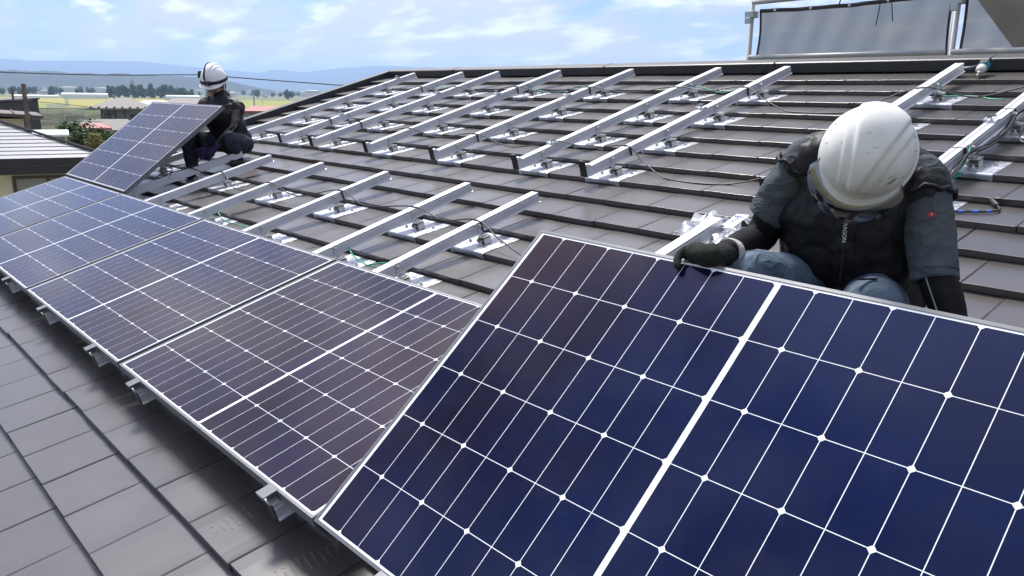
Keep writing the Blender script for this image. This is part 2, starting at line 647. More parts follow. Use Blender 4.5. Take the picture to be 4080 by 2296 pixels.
def make_rail(key, v0, v1, courses, label, group, kind):
    u = RAIL_U[key]
    t = thing('mounting_rail', label, 'rail', L(u, v0, RT), ROT, group)
    ln = round(v1 - v0, 3)
    if ln not in rail_me:
        rail_me[ln] = rail_mb(0, ln).mesh('rail_profile', M_alu)
    link('rail_profile', rail_me[ln], t)
    for n in courses:
        vl = V0 + TL * n
        br = link('tile_bracket', None, t, (0, vl - v0, LIP_W - RT))
        link('base_plate', plate_me, br)
        slope = math.atan2(-0.0345, 0.302)
        link('support_block', block_me, br, (0.056, 0.122, -0.0085), (0, 0, R(random.uniform(-4, 4))))
        link('rail_clip', clip_me, br, (0.0295, 0.122, 0.042))
        bz = lambda v: 0.004 - 0.116 * v
        link('bolt', bolt_me, br, (-0.052, 0.102, bz(0.102)), (slope, 0, 0))
        link('bolt', bolt_me, br, (0.132, 0.165, bz(0.165)), (slope, 0, 0))
        link('bolt', bolt_me, br, (0.056, 0.088, bz(0.088)), (slope, 0, R(20)))
        link('bolt', bolt_me, br, (0.0315, 0.122, 0.088), (0, R(90), 0))
        link('bolt', bolt_me, br, (0.030, 0.100, 0.012), (0, R(-90), 0))
    if kind == 'upper':
        link('end_clamp', end_me, t, (0, 0, 0))
        link('end_cap', cap_me, t, (0, 0, 0))
    else:
        link('eave_clamp', ecl_me, t, (0, 0.028, 0))
        link('end_cap', cap_me, t, (0, 0, 0))
    return t


ORD = ['first', 'second', 'third', 'fourth', 'fifth', 'sixth', 'seventh', 'eighth', 'ninth']
UP, LO = {}, {}
for i, k in enumerate('abcdefghi'):
    UP[k] = make_rail(k, 2.716, 5.03, (11, 13, 15, 17), 'bare aluminium rail below the ridge, %s from the gable edge' % ORD[i], 'aluminium rails on the upper roof', 'upper')
    LO[k] = make_rail(k, -0.028, 2.305, (1, 3, 5, 7), 'aluminium rail rising from under the laid panels, %s from the gable edge' % ORD[i], 'aluminium rails under the lower panel rows', 'lower')
for k, v in (('a', 4.78), ('b', 3.42), ('c', 4.20), ('d', 4.20), ('e', 4.18), ('f', 3.07), ('g', 3.92), ('i', 3.84)):
    link('middle_clamp', mid_me, UP[k], (0, v - 2.716, 0))
for k, v in (('b', 3.275), ('c', 3.247), ('e', 3.14), ('g', 3.12), ('b', 4.43), ('d', 4.43), ('e', 4.43), ('g', 4.44), ('i', 4.06), ('i', 3.42)):
    link('cable_tie', tie_me, UP[k], (0, v - 2.716, 0))
for k, v in (('c', 1.85), ('e', 1.905), ('g', 1.86)):
    link('cable_tie', tie_me, LO[k], (0, v + 0.028, 0))

# ---------------------------------------------------------------- solar panels
PW, PH, PT = 1.722, 1.134, 0.035




def cell_mat():
    """dark blue silicon under coated glass: the coat's faint mirror is warm, turning neutral at a glancing angle"""
    m = mat('silicon_cell', (0.0030, 0.0065, 0.035), rough=0.5, spec=0.0, col2=(0.0055, 0.0042, 0.011), vscale=1.6, coord='World', objvar=0.06, detail=2)  # dark purple-brown patches: cloud reflections painted into the cell colour
    nt = m.node_tree
    base = nt.nodes['Principled BSDF']
    gl = nt.nodes.new('ShaderNodeBsdfGlossy')
    gl.inputs['Roughness'].default_value = 0.11
    lw = nt.nodes.new('ShaderNodeLayerWeight')
    lw.inputs[0].default_value = 0.5
    rp = nt.nodes.new('ShaderNodeValToRGB')
    rp.color_ramp.elements[0].position = 0.40
    rp.color_ramp.elements[0].color = (1.0, 0.69, 0.52, 1)
    e3 = rp.color_ramp.elements.new(0.26)
    e3.color = (0.50, 0.60, 1.0, 1)
    rp.color_ramp.elements[-1].position = 0.86
    rp.color_ramp.elements[-1].color = (0.86, 0.90, 1.0, 1)
    nt.links.new(lw.outputs['Facing'], rp.inputs[0])
    nt.links.new(rp.outputs[0], gl.inputs['Color'])
    fr = nt.nodes.new('ShaderNodeFresnel')
    fr.inputs[0].default_value = 1.46
    mx = nt.nodes.new('ShaderNodeMixShader')
    nt.links.new(fr.outputs[0], mx.inputs[0])
    nt.links.new(base.outputs[0], mx.inputs[1])
    nt.links.new(gl.outputs[0], mx.inputs[2])
    tc = nt.nodes.new('ShaderNodeNewGeometry')             # faint dust and wiped smears on the glass
    n2_ = nt.nodes.new('ShaderNodeTexNoise')
    n2_.inputs['Scale'].default_value = 4.5
    n2_.inputs['Detail'].default_value = 7
    n2_.inputs['Roughness'].default_value = 0.65
    nt.links.new(tc.outputs['Position'], n2_.inputs['Vector'])
    mr = nt.nodes.new('ShaderNodeMapRange')
    mr.inputs['From Min'].default_value = 0.42
    mr.inputs['From Max'].default_value = 0.78
    mr.inputs['To Min'].default_value = 0.0
    mr.inputs['To Max'].default_value = 0.020
    nt.links.new(n2_.outputs['Fac'], mr.inputs[0])
    df = nt.nodes.new('ShaderNodeBsdfDiffuse')
    df.inputs[0].default_value = (0.50, 0.47, 0.47, 1)
    m3 = nt.nodes.new('ShaderNodeMixShader')
    nt.links.new(mr.outputs[0], m3.inputs[0])
    nt.links.new(mx.outputs[0], m3.inputs[1])
    nt.links.new(df.outputs[0], m3.inputs[2])
    nt.links.new(m3.outputs[0], nt.nodes['Material Output'].inputs[0])
    return m


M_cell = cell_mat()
fm = MB()
lip = 0.0095
fm.box((0, 0, -PT), (PW, lip, 0))
fm.box((0, PH - lip, -PT), (PW, PH, 0))
fm.box((0, lip, -PT), (lip, PH - lip, 0))
fm.box((PW - lip, lip, -PT), (PW, PH - lip, 0))
frame_me = fm.mesh('frame', M_frame)
bs = MB()
bs.box((lip, lip, -0.0065), (PW - lip, PH - lip, -0.0024))
back_me = bs.mesh('back_sheet', M_back)
CU, CV = 0.0925, 0.184           # half-cell pitch and row pitch


def cell_mb(side):
    mb = MB()
    a, b, c = CU / 2 - 0.0011, CV / 2 - 0.0011, 0.0078
    pts = [(-a, -b), (a - c, -b), (a, -b + c), (a, b - c), (a - c, b), (-a, b)]
    if side < 0:
        pts = [(-x, y) for x, y in reversed(pts)]
    o = len(mb.v)
    mb.poly_prism(pts, lambda p, t: (p[0], p[1], 0 if t == 0 else 0.0005))
    return mb


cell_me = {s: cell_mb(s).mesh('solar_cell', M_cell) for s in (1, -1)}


def cell_u(k):
    return 0.0215 + CU * (k + 0.5) if k < 9 else 0.868 + CU * (k - 9 + 0.5)


def make_panel(label, group, Mx):
    t = thing('solar_panel', label, 'solar panel', group=group)
    t.matrix_world = Mx
    link('frame', frame_me, t)
    link('back_sheet', back_me, t)
    for k in range(18):
        for j in range(6):
            side = 1 if k % 2 == 0 else -1     # chamfered corners meet at every other joint
            if k >= 9:
                side = -side
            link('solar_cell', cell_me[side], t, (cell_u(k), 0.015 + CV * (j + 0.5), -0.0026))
    return t


MR = Matrix.Rotation(SL, 4, 'X')
PP = 1.754
for i, lab in enumerate(('laid solar panel at the gable end below the panel being lifted', 'laid solar panel second from the gable end of the lower row',
                         'laid solar panel third from the gable end, reflecting grey cloud', 'laid solar panel nearest the big lifted panel, brownish sheen')):
    make_panel(lab, 'solar panels laid along the eave', MR @ Matrix.Translation((-PP * 3 + PP * i, 0, 0)))


def rodrigues(x, y, z):
    a = Vector((x, y, z))
    return Matrix.Rotation(a.length, 4, a.normalized())


PE = MR @ Matrix.Translation((1.7270, 0.001, -0.0055)) @ rodrigues(0.4163, 0.0228, 0.008)
make_panel('deep blue solar panel tilted up in front by the kneeling worker', 'solar panels held up by the workers', PE)
PF = MR @ Matrix.Translation((-5.2514, 1.140, 0.018)) @ rodrigues(0.3742, 0.010, 0.0094)
make_panel('grey-blue solar panel propped up steeply in front of the far worker', 'solar panels held up by the workers', PF)
# ---------------------------------------------------------------- people
M_skin = mat('skin', (0.42, 0.22, 0.15), rough=0.55, var=0.06, vscale=20)
M_hair = mat('dark_hair', (0.012, 0.010, 0.009), rough=0.6, bump=0.3, bscale=200)
M_vest = mat('black_nylon', (0.0065, 0.0065, 0.008), rough=0.55, spec=0.32, crease=0.28, cscale=7, stretch=(1.6, 1.6, 0.7))
M_shirt = mat('slate_cotton', (0.070, 0.082, 0.090), rough=0.9, spec=0.2, var=0.12, vscale=9, crease=0.40, cscale=9, stretch=(1, 1, 1.6))
M_under = mat('black_stretch_sleeve', (0.005, 0.005, 0.006), rough=0.8, spec=0.2, bump=0.1, bscale=300)
M_jeans = mat('blue_denim', (0.045, 0.075, 0.115), rough=0.85, col2=(0.15, 0.20, 0.26), vscale=7, crease=0.5, cscale=9)
M_jeans2 = mat('dark_denim', (0.012, 0.017, 0.030), rough=0.85, col2=(0.030, 0.042, 0.066), vscale=9, bump=0.1, bscale=100)
M_glove = mat('charcoal_work_glove', (0.022, 0.025, 0.021), rough=0.9, spec=0.2, var=0.2, vscale=40, bump=0.25, bscale=260)
M_glove2 = mat('purple_work_glove', (0.020, 0.008, 0.055), rough=0.8, var=0.25, vscale=40)
M_cuff = mat('white_knit_cuff', (0.55, 0.54, 0.50), rough=0.95, bump=0.5, bscale=350)
M_helm = mat('white_helmet_shell', (0.80, 0.80, 0.76), rough=0.32, spec=0.5, col2=(0.70, 0.69, 0.63), vscale=16, detail=6)
M_helm2 = mat('clean_white_helmet_shell', (0.82, 0.83, 0.84), rough=0.28, spec=0.5)
M_scuff = mat('helmet_scuff', (0.20, 0.18, 0.14), rough=0.8)
M_ink = mat('black_ink', (0.02, 0.02, 0.022), rough=0.7)
M_strap = mat('black_webbing', (0.015, 0.015, 0.02), rough=0.8, bump=0.3, bscale=200)
M_white = mat('white_paint', (0.78, 0.78, 0.76), rough=0.6)
M_red = mat('red_label', (0.5, 0.02, 0.02), rough=0.6)
M_seam = mat('grey_piping', (0.22, 0.22, 0.21), rough=0.7)
M_boot = mat('dark_shoe', (0.02, 0.018, 0.017), rough=0.7)
M_brown = mat('brown_leather', (0.16, 0.07, 0.03), rough=0.6)


def smoky(name, col, amt, rough=0.08):
    m = bpy.data.materials.new(name)
    m.use_nodes = True
    nt = m.node_tree
    nt.nodes.remove(nt.nodes['Principled BSDF'])
    tr = nt.nodes.new('ShaderNodeBsdfTransparent')
    tr.inputs[0].default_value = (*col, 1)
    gl = nt.nodes.new('ShaderNodeBsdfGlossy')
    gl.inputs['Roughness'].default_value = rough
    mx = nt.nodes.new('ShaderNodeMixShader')
    mx.inputs[0].default_value = amt
    nt.links.new(tr.outputs[0], mx.inputs[1])
    nt.links.new(gl.outputs[0], mx.inputs[2])
    nt.links.new(mx.outputs[0], nt.nodes['Material Output'].inputs[0])
    return m


def veil(name, tint, opac, col):
    """thin woven cloth: part of the light passes, the threads scatter the rest"""
    m = bpy.data.materials.new(name)
    m.use_nodes = True
    nt = m.node_tree
    nt.nodes.remove(nt.nodes['Principled BSDF'])
    tr = nt.nodes.new('ShaderNodeBsdfTransparent')
    tr.inputs[0].default_value = (*tint, 1)
    df = nt.nodes.new('ShaderNodeBsdfDiffuse')
    df.inputs[0].default_value = (*col, 1)
    tl = nt.nodes.new('ShaderNodeBsdfTranslucent')
    tl.inputs[0].default_value = (*col, 1)
    m1 = nt.nodes.new('ShaderNodeMixShader')
    m1.inputs[0].default_value = 0.5
    nt.links.new(df.outputs[0], m1.inputs[1])
    nt.links.new(tl.outputs[0], m1.inputs[2])
    mx = nt.nodes.new('ShaderNodeMixShader')
    mx.inputs[0].default_value = opac
    nt.links.new(tr.outputs[0], mx.inputs[1])
    nt.links.new(m1.outputs[0], mx.inputs[2])
    nt.links.new(mx.outputs[0], nt.nodes['Material Output'].inputs[0])
    return m


M_visor = smoky('smoky_visor', (0.50, 0.53, 0.58), 0.28)
M_goggle = smoky('goggle_lens', (0.18, 0.18, 0.20), 0.25)


def sring(c, X, Y, a, b, n=24, p=2.4):
    out = []
    for k in range(n):
        t = 2 * math.pi * k / n
        ct, st = math.cos(t), math.sin(t)
        out.append(Vector(c) + X * (a * math.copysign(abs(ct) ** (2 / p), ct)) + Y * (b * math.copysign(abs(st) ** (2 / p), st)))
    return out


def catmull(pts, per=5):
    P_ = [Vector(p) for p in pts]
    P_ = [P_[0] * 2 - P_[1]] + P_ + [P_[-1] * 2 - P_[-2]]
    out = []
    for i in range(1, len(P_) - 2):
        for k in range(per):
            t = k / per
            a, b, c, d = P_[i - 1], P_[i], P_[i + 1], P_[i + 2]
            out.append(0.5 * ((2 * b) + (c - a) * t + (2 * a - 5 * b + 4 * c - d) * t * t + (3 * b - a - 3 * c + d) * t ** 3))
    out.append(P_[-2])
    return out


def limb(mb, pts, rad, n=16, per=5, flat=1.0):
    """tapered limb with rounded ends"""
    path = catmull(pts, per)
    rr = catmull([(r, 0, 0) for r in rad], per)
    rads = [r.x for r in rr]
    mb.tube(path, rads, n, True, flat)
    mb.ellipsoid(path[0], (rads[0] * 0.98,) * 3, 12, 8)
    mb.ellipsoid(path[-1], (rads[-1] * 0.98,) * 3, 12, 8)


_texn = [0]


def cloth(name, mb, material, parent, voxel=0.009, smooth=6, folds=((0.10, 0.012), (0.035, 0.004))):
    mb.smooth = True
    o = mb.build(name, material, parent)
    m = o.modifiers.new('remesh', 'REMESH')
    m.mode = 'VOXEL'
    m.voxel_size = voxel
    m.use_smooth_shade = True
    s = o.modifiers.new('smooth', 'SMOOTH')
    s.factor = 0.5
    s.iterations = smooth
    for sc_, st in folds:
        _texn[0] += 1
        t = bpy.data.textures.new('folds_%d' % _texn[0], 'CLOUDS')
        t.noise_scale = sc_
        t.noise_depth = 1
        d = o.modifiers.new('folds', 'DISPLACE')
        d.texture = t
        d.texture_coords = 'GLOBAL'
        d.strength = st
        d.mid_level = 0.5
    return o


def frame_axes(f, u):
    """right, forward, up"""
    u = Vector(u).normalized()
    f = Vector(f)
    f = (f - u * f.dot(u)).normalized()
    return f.cross(u).normalized(), f, u


def helmet(name, c, f, u, a, b, h, material, parent, ridged=True):
    """shell with raised fan-shaped panel, rolled rim and short front brim; c is the middle of the rim"""
    X, F, U = frame_axes(f, u)
    mb = MB()
    mb.smooth = True
    NU, NV = 240, 40
    rings = []
    for j in range(NV):
        th = (math.pi / 2) * (j / (NV - 0.35))          # 0 at rim, up to the crown
        ring = []
        for k in range(NU):
            ph = 2 * math.pi * k / NU
            x, y = math.cos(ph), math.sin(ph)
            cr = math.cos(th) ** 0.86
            px, py, pz = a * x * cr, b * y * cr, h * math.sin(th) ** 0.94
            if ridged:
                t = 0.5 - py / (2 * b)                    # 0 front .. 1 back
                half = 0.008 + 0.058 * t
                e = (half - abs(px)) / 0.0016
                s1 = 1 / (1 + math.exp(-max(-30, min(30, e))))
                e2 = (half + 0.026 - abs(px)) / 0.0016
                s2 = 1 / (1 + math.exp(-max(-30, min(30, e2))))
                gate = 1 / (1 + math.exp(-(pz / h - 0.42) * 22))
                lift = (0.0105 * s1 + 0.0070 * s2) * gate
                px, py, pz = px * (1 + lift / a * 0.5), py * (1 + lift / b * 0.5), pz + lift
            ring.append(Vector(c) + X * px + F * py + U * pz)
        rings.append(ring)
    # rolled rim below
    for off, dz in ((0.004, -0.004), (0.007, -0.010), (0.004, -0.015), (-0.004, -0.013)):
        ring = []
        for k in range(NU):
            ph = 2 * math.pi * k / NU
            fr = max(0.0, math.sin(ph)) ** 3 * 0.012
            ring.append(Vector(c) + X * ((a + off) * math.cos(ph)) + F * ((b + off) * math.sin(ph) + (fr if off > 0 else 0)) + U * dz)
        rings.insert(0, ring)
    mb.loft(rings, False)
    top = len(rings) - 1
    mb.face([top * NU + k for k in range(NU)])
    o = mb.build(name, material, parent)
    sm = o.modifiers.new('thick', 'SOLIDIFY')
    sm.thickness = 0.003
    sm.offset = -1
    return o


def arc_strip(c, f, u, a, b, ang0, ang1, prof, n=24):
    """curved strip following the helmet rim: prof = list of (outward, up)"""
    X, F, U = frame_axes(f, u)
    mb = MB()
    mb.smooth = True
    rings = []
    for i in range(n + 1):
        ph = R(ang0 + (ang1 - ang0) * i / n)
        taper = math.sin(math.pi * i / n) ** 0.35
        rings.append([Vector(c) + X * ((a + o * taper) * math.cos(ph)) + F * ((b + o * taper) * math.sin(ph)) + U * (dz * taper) for o, dz in prof])
    mb.loft(rings, False, closed=False)
    return mb


def make_person(J, o):
    t = thing('person', o['label'], 'person', o['base'], (0, 0, 0), 'roof workers')
    inv = Matrix.Translation(-Vector(o['base']))

    class PB(MB):
        def build(self, name, mats, parent=None, loc=None, rot=None):
            self.v = [inv @ Vector(p) for p in self.v] if parent is t or parent in kids else self.v
            return super().build(name, mats, parent, loc, rot)
    kids = []
    V = {k: Vector(v) for k, v in J.items()}
    lat = (V['shL'] - V['shR']).normalized()

    def torso(mb, grow, rows):
        rings = []
        cs = [V[k] for k, _, _ in rows]
        for i, (k, a, b) in enumerate(rows):
            d = (cs[min(i + 1, len(cs) - 1)] - cs[max(i - 1, 0)]).normalized()
            X = (lat - d * lat.dot(d)).normalized()
            rings.append(sring(cs[i], X, d.cross(X), a + grow, b + grow))
        mb.loft(rings, True)
    s = o.get('s', 1.0)
    # the body: one continuous skin under the clothes
    body = PB()
    torso(body, -0.02 * s, o['torso'])
    for sd in 'RL':
        S_, E_, W_, H_, K_, A_ = (V[k + sd] for k in ('sh', 'el', 'wr', 'hip', 'knee', 'ank'))
        limb(body, [S_.lerp(V['should'], 0.35), S_.lerp(E_, 0.3), E_, E_.lerp(W_, 0.5), W_], [0.045, 0.042, 0.036, 0.034, 0.027])
        limb(body, [H_, H_.lerp(K_, 0.5), K_, K_.lerp(A_, 0.35), A_], [0.075, 0.068, 0.052, 0.050, 0.036])
    limb(body, [V['nape'], V['neck'], V['skull']], [0.058, 0.055, 0.055])
    X, F, U = frame_axes(o['face'], o['up'])
    HM = Matrix((X, F, U)).transposed()
    hc = V['skull']
    body.ellipsoid(hc + U * 0.005, (0.074, 0.094, 0.100), 20, 14, HM)
    body.ellipsoid(hc + F * 0.030 - U * 0.062, (0.054, 0.058, 0.058), 16, 10, HM)          # jaw
    body.ellipsoid(hc + F * 0.094 - U * 0.028, (0.013, 0.018, 0.022), 10, 8, HM)           # nose
    body.ellipsoid(hc + F * 0.084 - U * 0.068, (0.022, 0.010, 0.008), 10, 6, HM)           # lips
    body.ellipsoid(hc + F * 0.078 - U * 0.098, (0.022, 0.018, 0.016), 10, 6, HM)           # chin
    for sx in (-1, 1):
        body.ellipsoid(hc + X * (0.076 * sx) - U * 0.02 - F * 0.008, (0.012, 0.020, 0.032), 10, 8, HM)   # ears
        body.ellipsoid(hc + X * (0.031 * sx) + F * 0.084 - U * 0.004, (0.018, 0.012, 0.010), 10, 6, HM)  # brows
    bo = cloth('body', body, M_skin, t, 0.008, 3, ())
    kids.append(bo)
    eyes = PB()
    for sx in (-1, 1):
        eyes.ellipsoid(hc + X * (0.031 * sx) + F * 0.087 - U * 0.020, (0.012, 0.006, 0.006), 10, 6, HM)
    eyes.build('eyes', M_ink, t)
    hair = PB()
    hair.smooth = True
    hair.ellipsoid(hc - F * 0.016 + U * 0.012, (0.092, 0.096, 0.098), 18, 12, HM)
    hair.ellipsoid(hc - F * 0.055 - U * 0.045, (0.062, 0.045, 0.05), 14, 8, HM)
    hair.build('hair', M_hair, t)
    # shirt sleeves / arms
    for sd in 'RL':
        mb = PB()
        limb(mb, [V['sh' + sd].lerp(V['el' + sd], 0.18), V['sh' + sd].lerp(V['el' + sd], 0.6), V['el' + sd], V['el' + sd].lerp(V['wr' + sd], 0.5), V['wr' + sd]],
             [0.053 * s, 0.052 * s, 0.049 * s, 0.046 * s, 0.038 * s])
        cloth('arm_sleeve', mb, M_under, t, 0.007, 4, ((0.05, 0.006), (0.018, 0.0022)))
        if o['short_sleeves']:
            mb = PB()
            ends = (V['sl' + sd] - V['sh' + sd]).normalized()
            pth = catmull([V['sh' + sd] + (V['neck'] - V['sh' + sd]) * 0.15, V['sh' + sd], V['sh' + sd].lerp(V['sl' + sd], 0.5), V['sl' + sd], V['sl' + sd] + ends * 0.045], 5)
            rr = [r_.x for r_ in catmull([(q, 0, 0) for q in (0.054, 0.063, 0.065, 0.060, 0.059)], 5)]
            mb.tube(pth, rr, 24)
            mb.ellipsoid(pth[0], (0.054,) * 3, 12, 8)
            so = cloth('shirt_sleeve', mb, M_shirt, t, 0.006, 3, ((0.075, 0.010), (0.03, 0.004)))
            hem = PB()
            hem.smooth = True
            e0 = V['sl' + sd] + ends * 0.018
            hem.tube([e0, e0 + ends * 0.002], [0.0605, 0.0605], 28)
            hem.build('sleeve_stitching', M_shirt, t)
    # legs
    mb = PB()
    for sd in 'RL':
        limb(mb, [V['hip' + sd], V['hip' + sd].lerp(V['knee' + sd], 0.5), V['knee' + sd], V['knee' + sd].lerp(V['ank' + sd], 0.35), V['ank' + sd]],
             [0.098 * s, 0.092 * s, 0.076 * s, 0.070 * s, 0.056 * s])
    for sd in 'RL':
        mb.ellipsoid(V['knee' + sd], (0.080 * s,) * 3, 14, 10)
    mb.ellipsoid(V['hip'], (0.17 * s, 0.15 * s, 0.13 * s), 18, 12)
    cloth('trousers', mb, o['jeans'], t, 0.009, 5, ((0.09, 0.014), (0.03, 0.004)))
    for sd in 'RL':
        mb = PB()
        d = Vector(o['footdir']).normalized()
        limb(mb, [V['ank' + sd] - d * 0.05 - Vector((0, 0, 0.035)), V['ank' + sd] + d * 0.06 - Vector((0, 0, 0.045)), V['ank' + sd] + d * 0.15 - Vector((0, 0, 0.035))], [0.040, 0.043, 0.036], 14)
        cloth('shoe', mb, M_boot, t, 0.007, 3, ())
    # vest
    mb = PB()
    torso(mb, 0.012 * s, o['torso'])
    for sd in 'RL':
        limb(mb, [V['should'].lerp(V['sh' + sd], 0.4), V['sh' + sd].lerp(V['should'], 0.14) - Vector((0, 0, 0.010)), V['sh' + sd].lerp(V['sl' + sd] if 'sl' + sd in V else V['el' + sd], 0.16)], [0.092 * s, 0.080 * s, 0.070 * s])
    limb(mb, [V['top'], V['nape'].lerp(V['neck'], 0.55)], [0.105 * s, 0.086 * s])
    for sd in 'RL':
        if o['short_sleeves']:
            ax = (V['sl' + sd] - V['sh' + sd]).normalized()
            c0 = V['sh' + sd].lerp(V['sl' + sd], 0.20)
            rg_ = PB()
            rg_.smooth = True
            q1 = ax.cross(Vector((0.2, 0.9, 0.3))).normalized()
            q2 = ax.cross(q1)
            pts_ = [c0 + q1 * (0.073 * math.cos(a * math.pi / 12)) + q2 * (0.073 * math.sin(a * math.pi / 12)) + ax * (0.008 * math.sin(a * 1.7)) for a in range(25)]
            rg_.tube(pts_, [0.0065 + 0.0015 * math.sin(a * 2.9) for a in range(25)], 8)
            rg_.build('armhole_binding', M_vest, t)
    vest = cloth('vest', mb, M_vest, t, 0.009, 4, ((0.11, 0.026), (0.05, 0.014), (0.022, 0.005)))
    return t, V, PB, (X, F, U), vest


# ---- the worker in front
J1 = {'hip': (2.528, 1.441, 0.586), 'waist': (2.532, 1.398, 0.668), 'belly': (2.538, 1.354, 0.741), 'chest': (2.54, 1.328, 0.834), 'upper': (2.541, 1.343, 0.92),
      'should': (2.542, 1.372, 0.996), 'top': (2.544, 1.393, 1.048), 'nape': (2.565, 1.349, 1.076), 'shR': (2.424, 1.245, 0.992), 'shL': (2.715, 1.345, 0.952),
      'slR': (2.349, 1.215, 0.853), 'elR': (2.312, 1.214, 0.753), 'wrR': (2.355, 0.985, 0.738), 'elL': (2.806, 1.262, 0.731), 'slL': (2.798, 1.265, 0.739),
      'wrL': (2.896, 1.193, 0.595), 'hipR': (2.473, 1.409, 0.583), 'kneeR': (2.40, 1.034, 0.665), 'hipL': (2.551, 1.491, 0.568), 'kneeL': (2.721, 1.117, 0.627),
      'neck': (2.598, 1.279, 1.034), 'ankR': (2.38, 1.22, 0.295), 'ankL': (2.70, 1.30, 0.315)}
hc1 = Vector((2.673, 1.086, 1.030))
tocam = (CAM - hc1).normalized()
fwd1 = (Vector((2.678, 0.99, 0.926)) - Vector((2.701, 1.091, 1.135))).normalized()
up1 = (tocam * math.cos(R(10)) - fwd1 * math.sin(R(10))).normalized()
J1['skull'] = tuple(hc1 - up1 * 0.045)
o1 = dict(label='worker in black vest and scuffed white helmet bent over the lifted panel', base=tuple(L(2.55, 1.45, -0.16)), short_sleeves=True, jeans=M_jeans, face=fwd1, up=up1,
          footdir=(0.3, -1, -0.25), torso=[('hip', 0.185, 0.145), ('waist', 0.188, 0.150), ('belly', 0.194, 0.155), ('chest', 0.200, 0.148), ('upper', 0.200, 0.132), ('should', 0.175, 0.108), ('top', 0.105, 0.080), ('nape', 0.062, 0.060)])
w1, V1, PB1, AX1, vest1 = make_person(J1, o1)
base1 = Vector(o1['base'])


def rel(mb, base):
    mb.v = [Vector(p) - base for p in mb.v]
    return mb


def child(mb, name, m, person, base):
    return rel(mb, base).build(name, m, person)


X1, F1, U1 = AX1
hel = helmet('helmet', hc1 - base1, fwd1, up1, 0.110, 0.118, 0.140, M_helm, w1)
vz = arc_strip(hc1, fwd1, up1, 0.110, 0.122, 22, 158, [(0.004, -0.006), (0.030, -0.026), (0.050, -0.050), (0.056, -0.068)])
vz = child(vz, 'visor', M_visor, w1, base1)
vz.modifiers.new('thick', 'SOLIDIFY').thickness = 0.002


def on_shell(px, py, off=0.0012, a=0.110, b=0.118, h=0.140):
    """a point on the helmet's shell at lateral px and forward py"""
    q = min(0.999, (px / a) ** 2 + (py / b) ** 2)
    cr = math.sqrt(q)
    th = math.acos(min(1, cr ** (1 / 0.86)))
    t = 0.5 - py / (2 * b)
    half = 0.008 + 0.058 * t
    pz = h * math.sin(th) ** 0.94
    s1 = 1 / (1 + math.exp(-max(-30, min(30, (half - abs(px)) / 0.0016))))
    s2 = 1 / (1 + math.exp(-max(-30, min(30, (half + 0.026 - abs(px)) / 0.0016))))
    gate = 1 / (1 + math.exp(-(pz / h - 0.42) * 22))
    pz += (0.0105 * s1 + 0.0070 * s2) * gate + off
    return hc1 - base1 + X1 * px * (1 + off / a) + F1 * py * (1 + off / b) + U1 * pz


rs = random.Random(11)
for i in range(16):                              # scuffs and scratches
    px, py = rs.uniform(-0.085, 0.085), rs.uniform(-0.085, 0.085)
    if (px / 0.110) ** 2 + (py / 0.118) ** 2 > 0.75:
        continue
    ln, an = rs.choice((0.003, 0.005, 0.010)), rs.uniform(0, 6.28)
    mb = MB()
    mb.tube([on_shell(px + math.cos(an) * ln * t, py + math.sin(an) * ln * t, 0.0002) for t in (-1, -0.3, 0.3, 1)], [0.0003, 0.0008, 0.0006, 0.0003], 5)
    mb.build('scuff', M_scuff, hel)
for cx_, cy_, sx in ((-0.082, 0.052, 1), (-0.077, 0.062, 1)):
    for k in range(3):                           # hand-written marks near the rim
        mb = MB()
        mb.tube([on_shell(cx_ + 0.0035 * k - 0.004, cy_ + 0.004 * math.sin(k * 2.1) - 0.006 + 0.004 * k, 0.0003), on_shell(cx_ + 0.0035 * k + 0.003, cy_ + 0.005 - 0.004 * math.cos(k * 1.7), 0.0003)], 0.0008, 5)
        mb.build('ink_mark', M_ink, hel)
for k in range(9):                               # worn sticker lettering along both rims
    for sx, mm in ((-1, M_ink), (1, M_ink)):
        ph = R(150 + 9 * k) if sx < 0 else R(-30 - 9 * k + 40)
        r_ = 0.93
        px, py = 0.110 * r_ * math.cos(ph), 0.118 * r_ * math.sin(ph)
        mb = MB()
        p0, p1 = on_shell(px, py, 0.0003), on_shell(px * 0.975, py * 0.975, 0.0003)
        if rs.random() < 0.7:
            mb.tube([p0, p1], rs.choice((0.0008, 0.0013)), 5)
            mb.build('ink_mark', mm, hel)

# right hand closed on the panel's upper edge
gl = MB()
wr = Vector(J1['wrR'])


def PE_(p, q, w):
    return PE @ Vector((p, q, w))


palm = PE_(0.640, PH + 0.018, 0.012)
limb(gl, [wr, wr.lerp(palm, 0.6), palm, PE_(0.600, PH + 0.020, 0.010)], [0.034, 0.037, 0.041, 0.034], 16, 5, 0.82)
fing = [  # knuckle, middle, end pads: index over the front, the others lapped on the back edge
    ([(0.598, PH + 0.018, 0.018), (0.566, PH + 0.016, 0.020), (0.560, PH - 0.016, 0.018), (0.572, PH - 0.038, 0.014)], 0.0125),
    ([(0.594, PH + 0.026, 0.000), (0.556, PH + 0.024, 0.000), (0.546, PH + 0.018, -0.020), (0.556, PH + 0.014, -0.038)], 0.0125),
    ([(0.598, PH + 0.026, -0.020), (0.566, PH + 0.026, -0.026), (0.558, PH + 0.018, -0.042), (0.566, PH + 0.010, -0.052)], 0.0118),
    ([(0.610, PH + 0.022, -0.036), (0.582, PH + 0.022, -0.046), (0.574, PH + 0.012, -0.056), (0.580, PH + 0.002, -0.060)], 0.0105)]
for pts, r_ in fing:
    limb(gl, [PE_(*p) for p in pts], [r_ * 1.1, r_, r_ * 0.97, r_ * 0.92], 12, 5)
limb(gl, [PE_(0.668, PH + 0.008, -0.012), PE_(0.650, PH - 0.006, -0.050), PE_(0.630, PH - 0.030, -0.056)], [0.019, 0.015, 0.013], 12, 5)
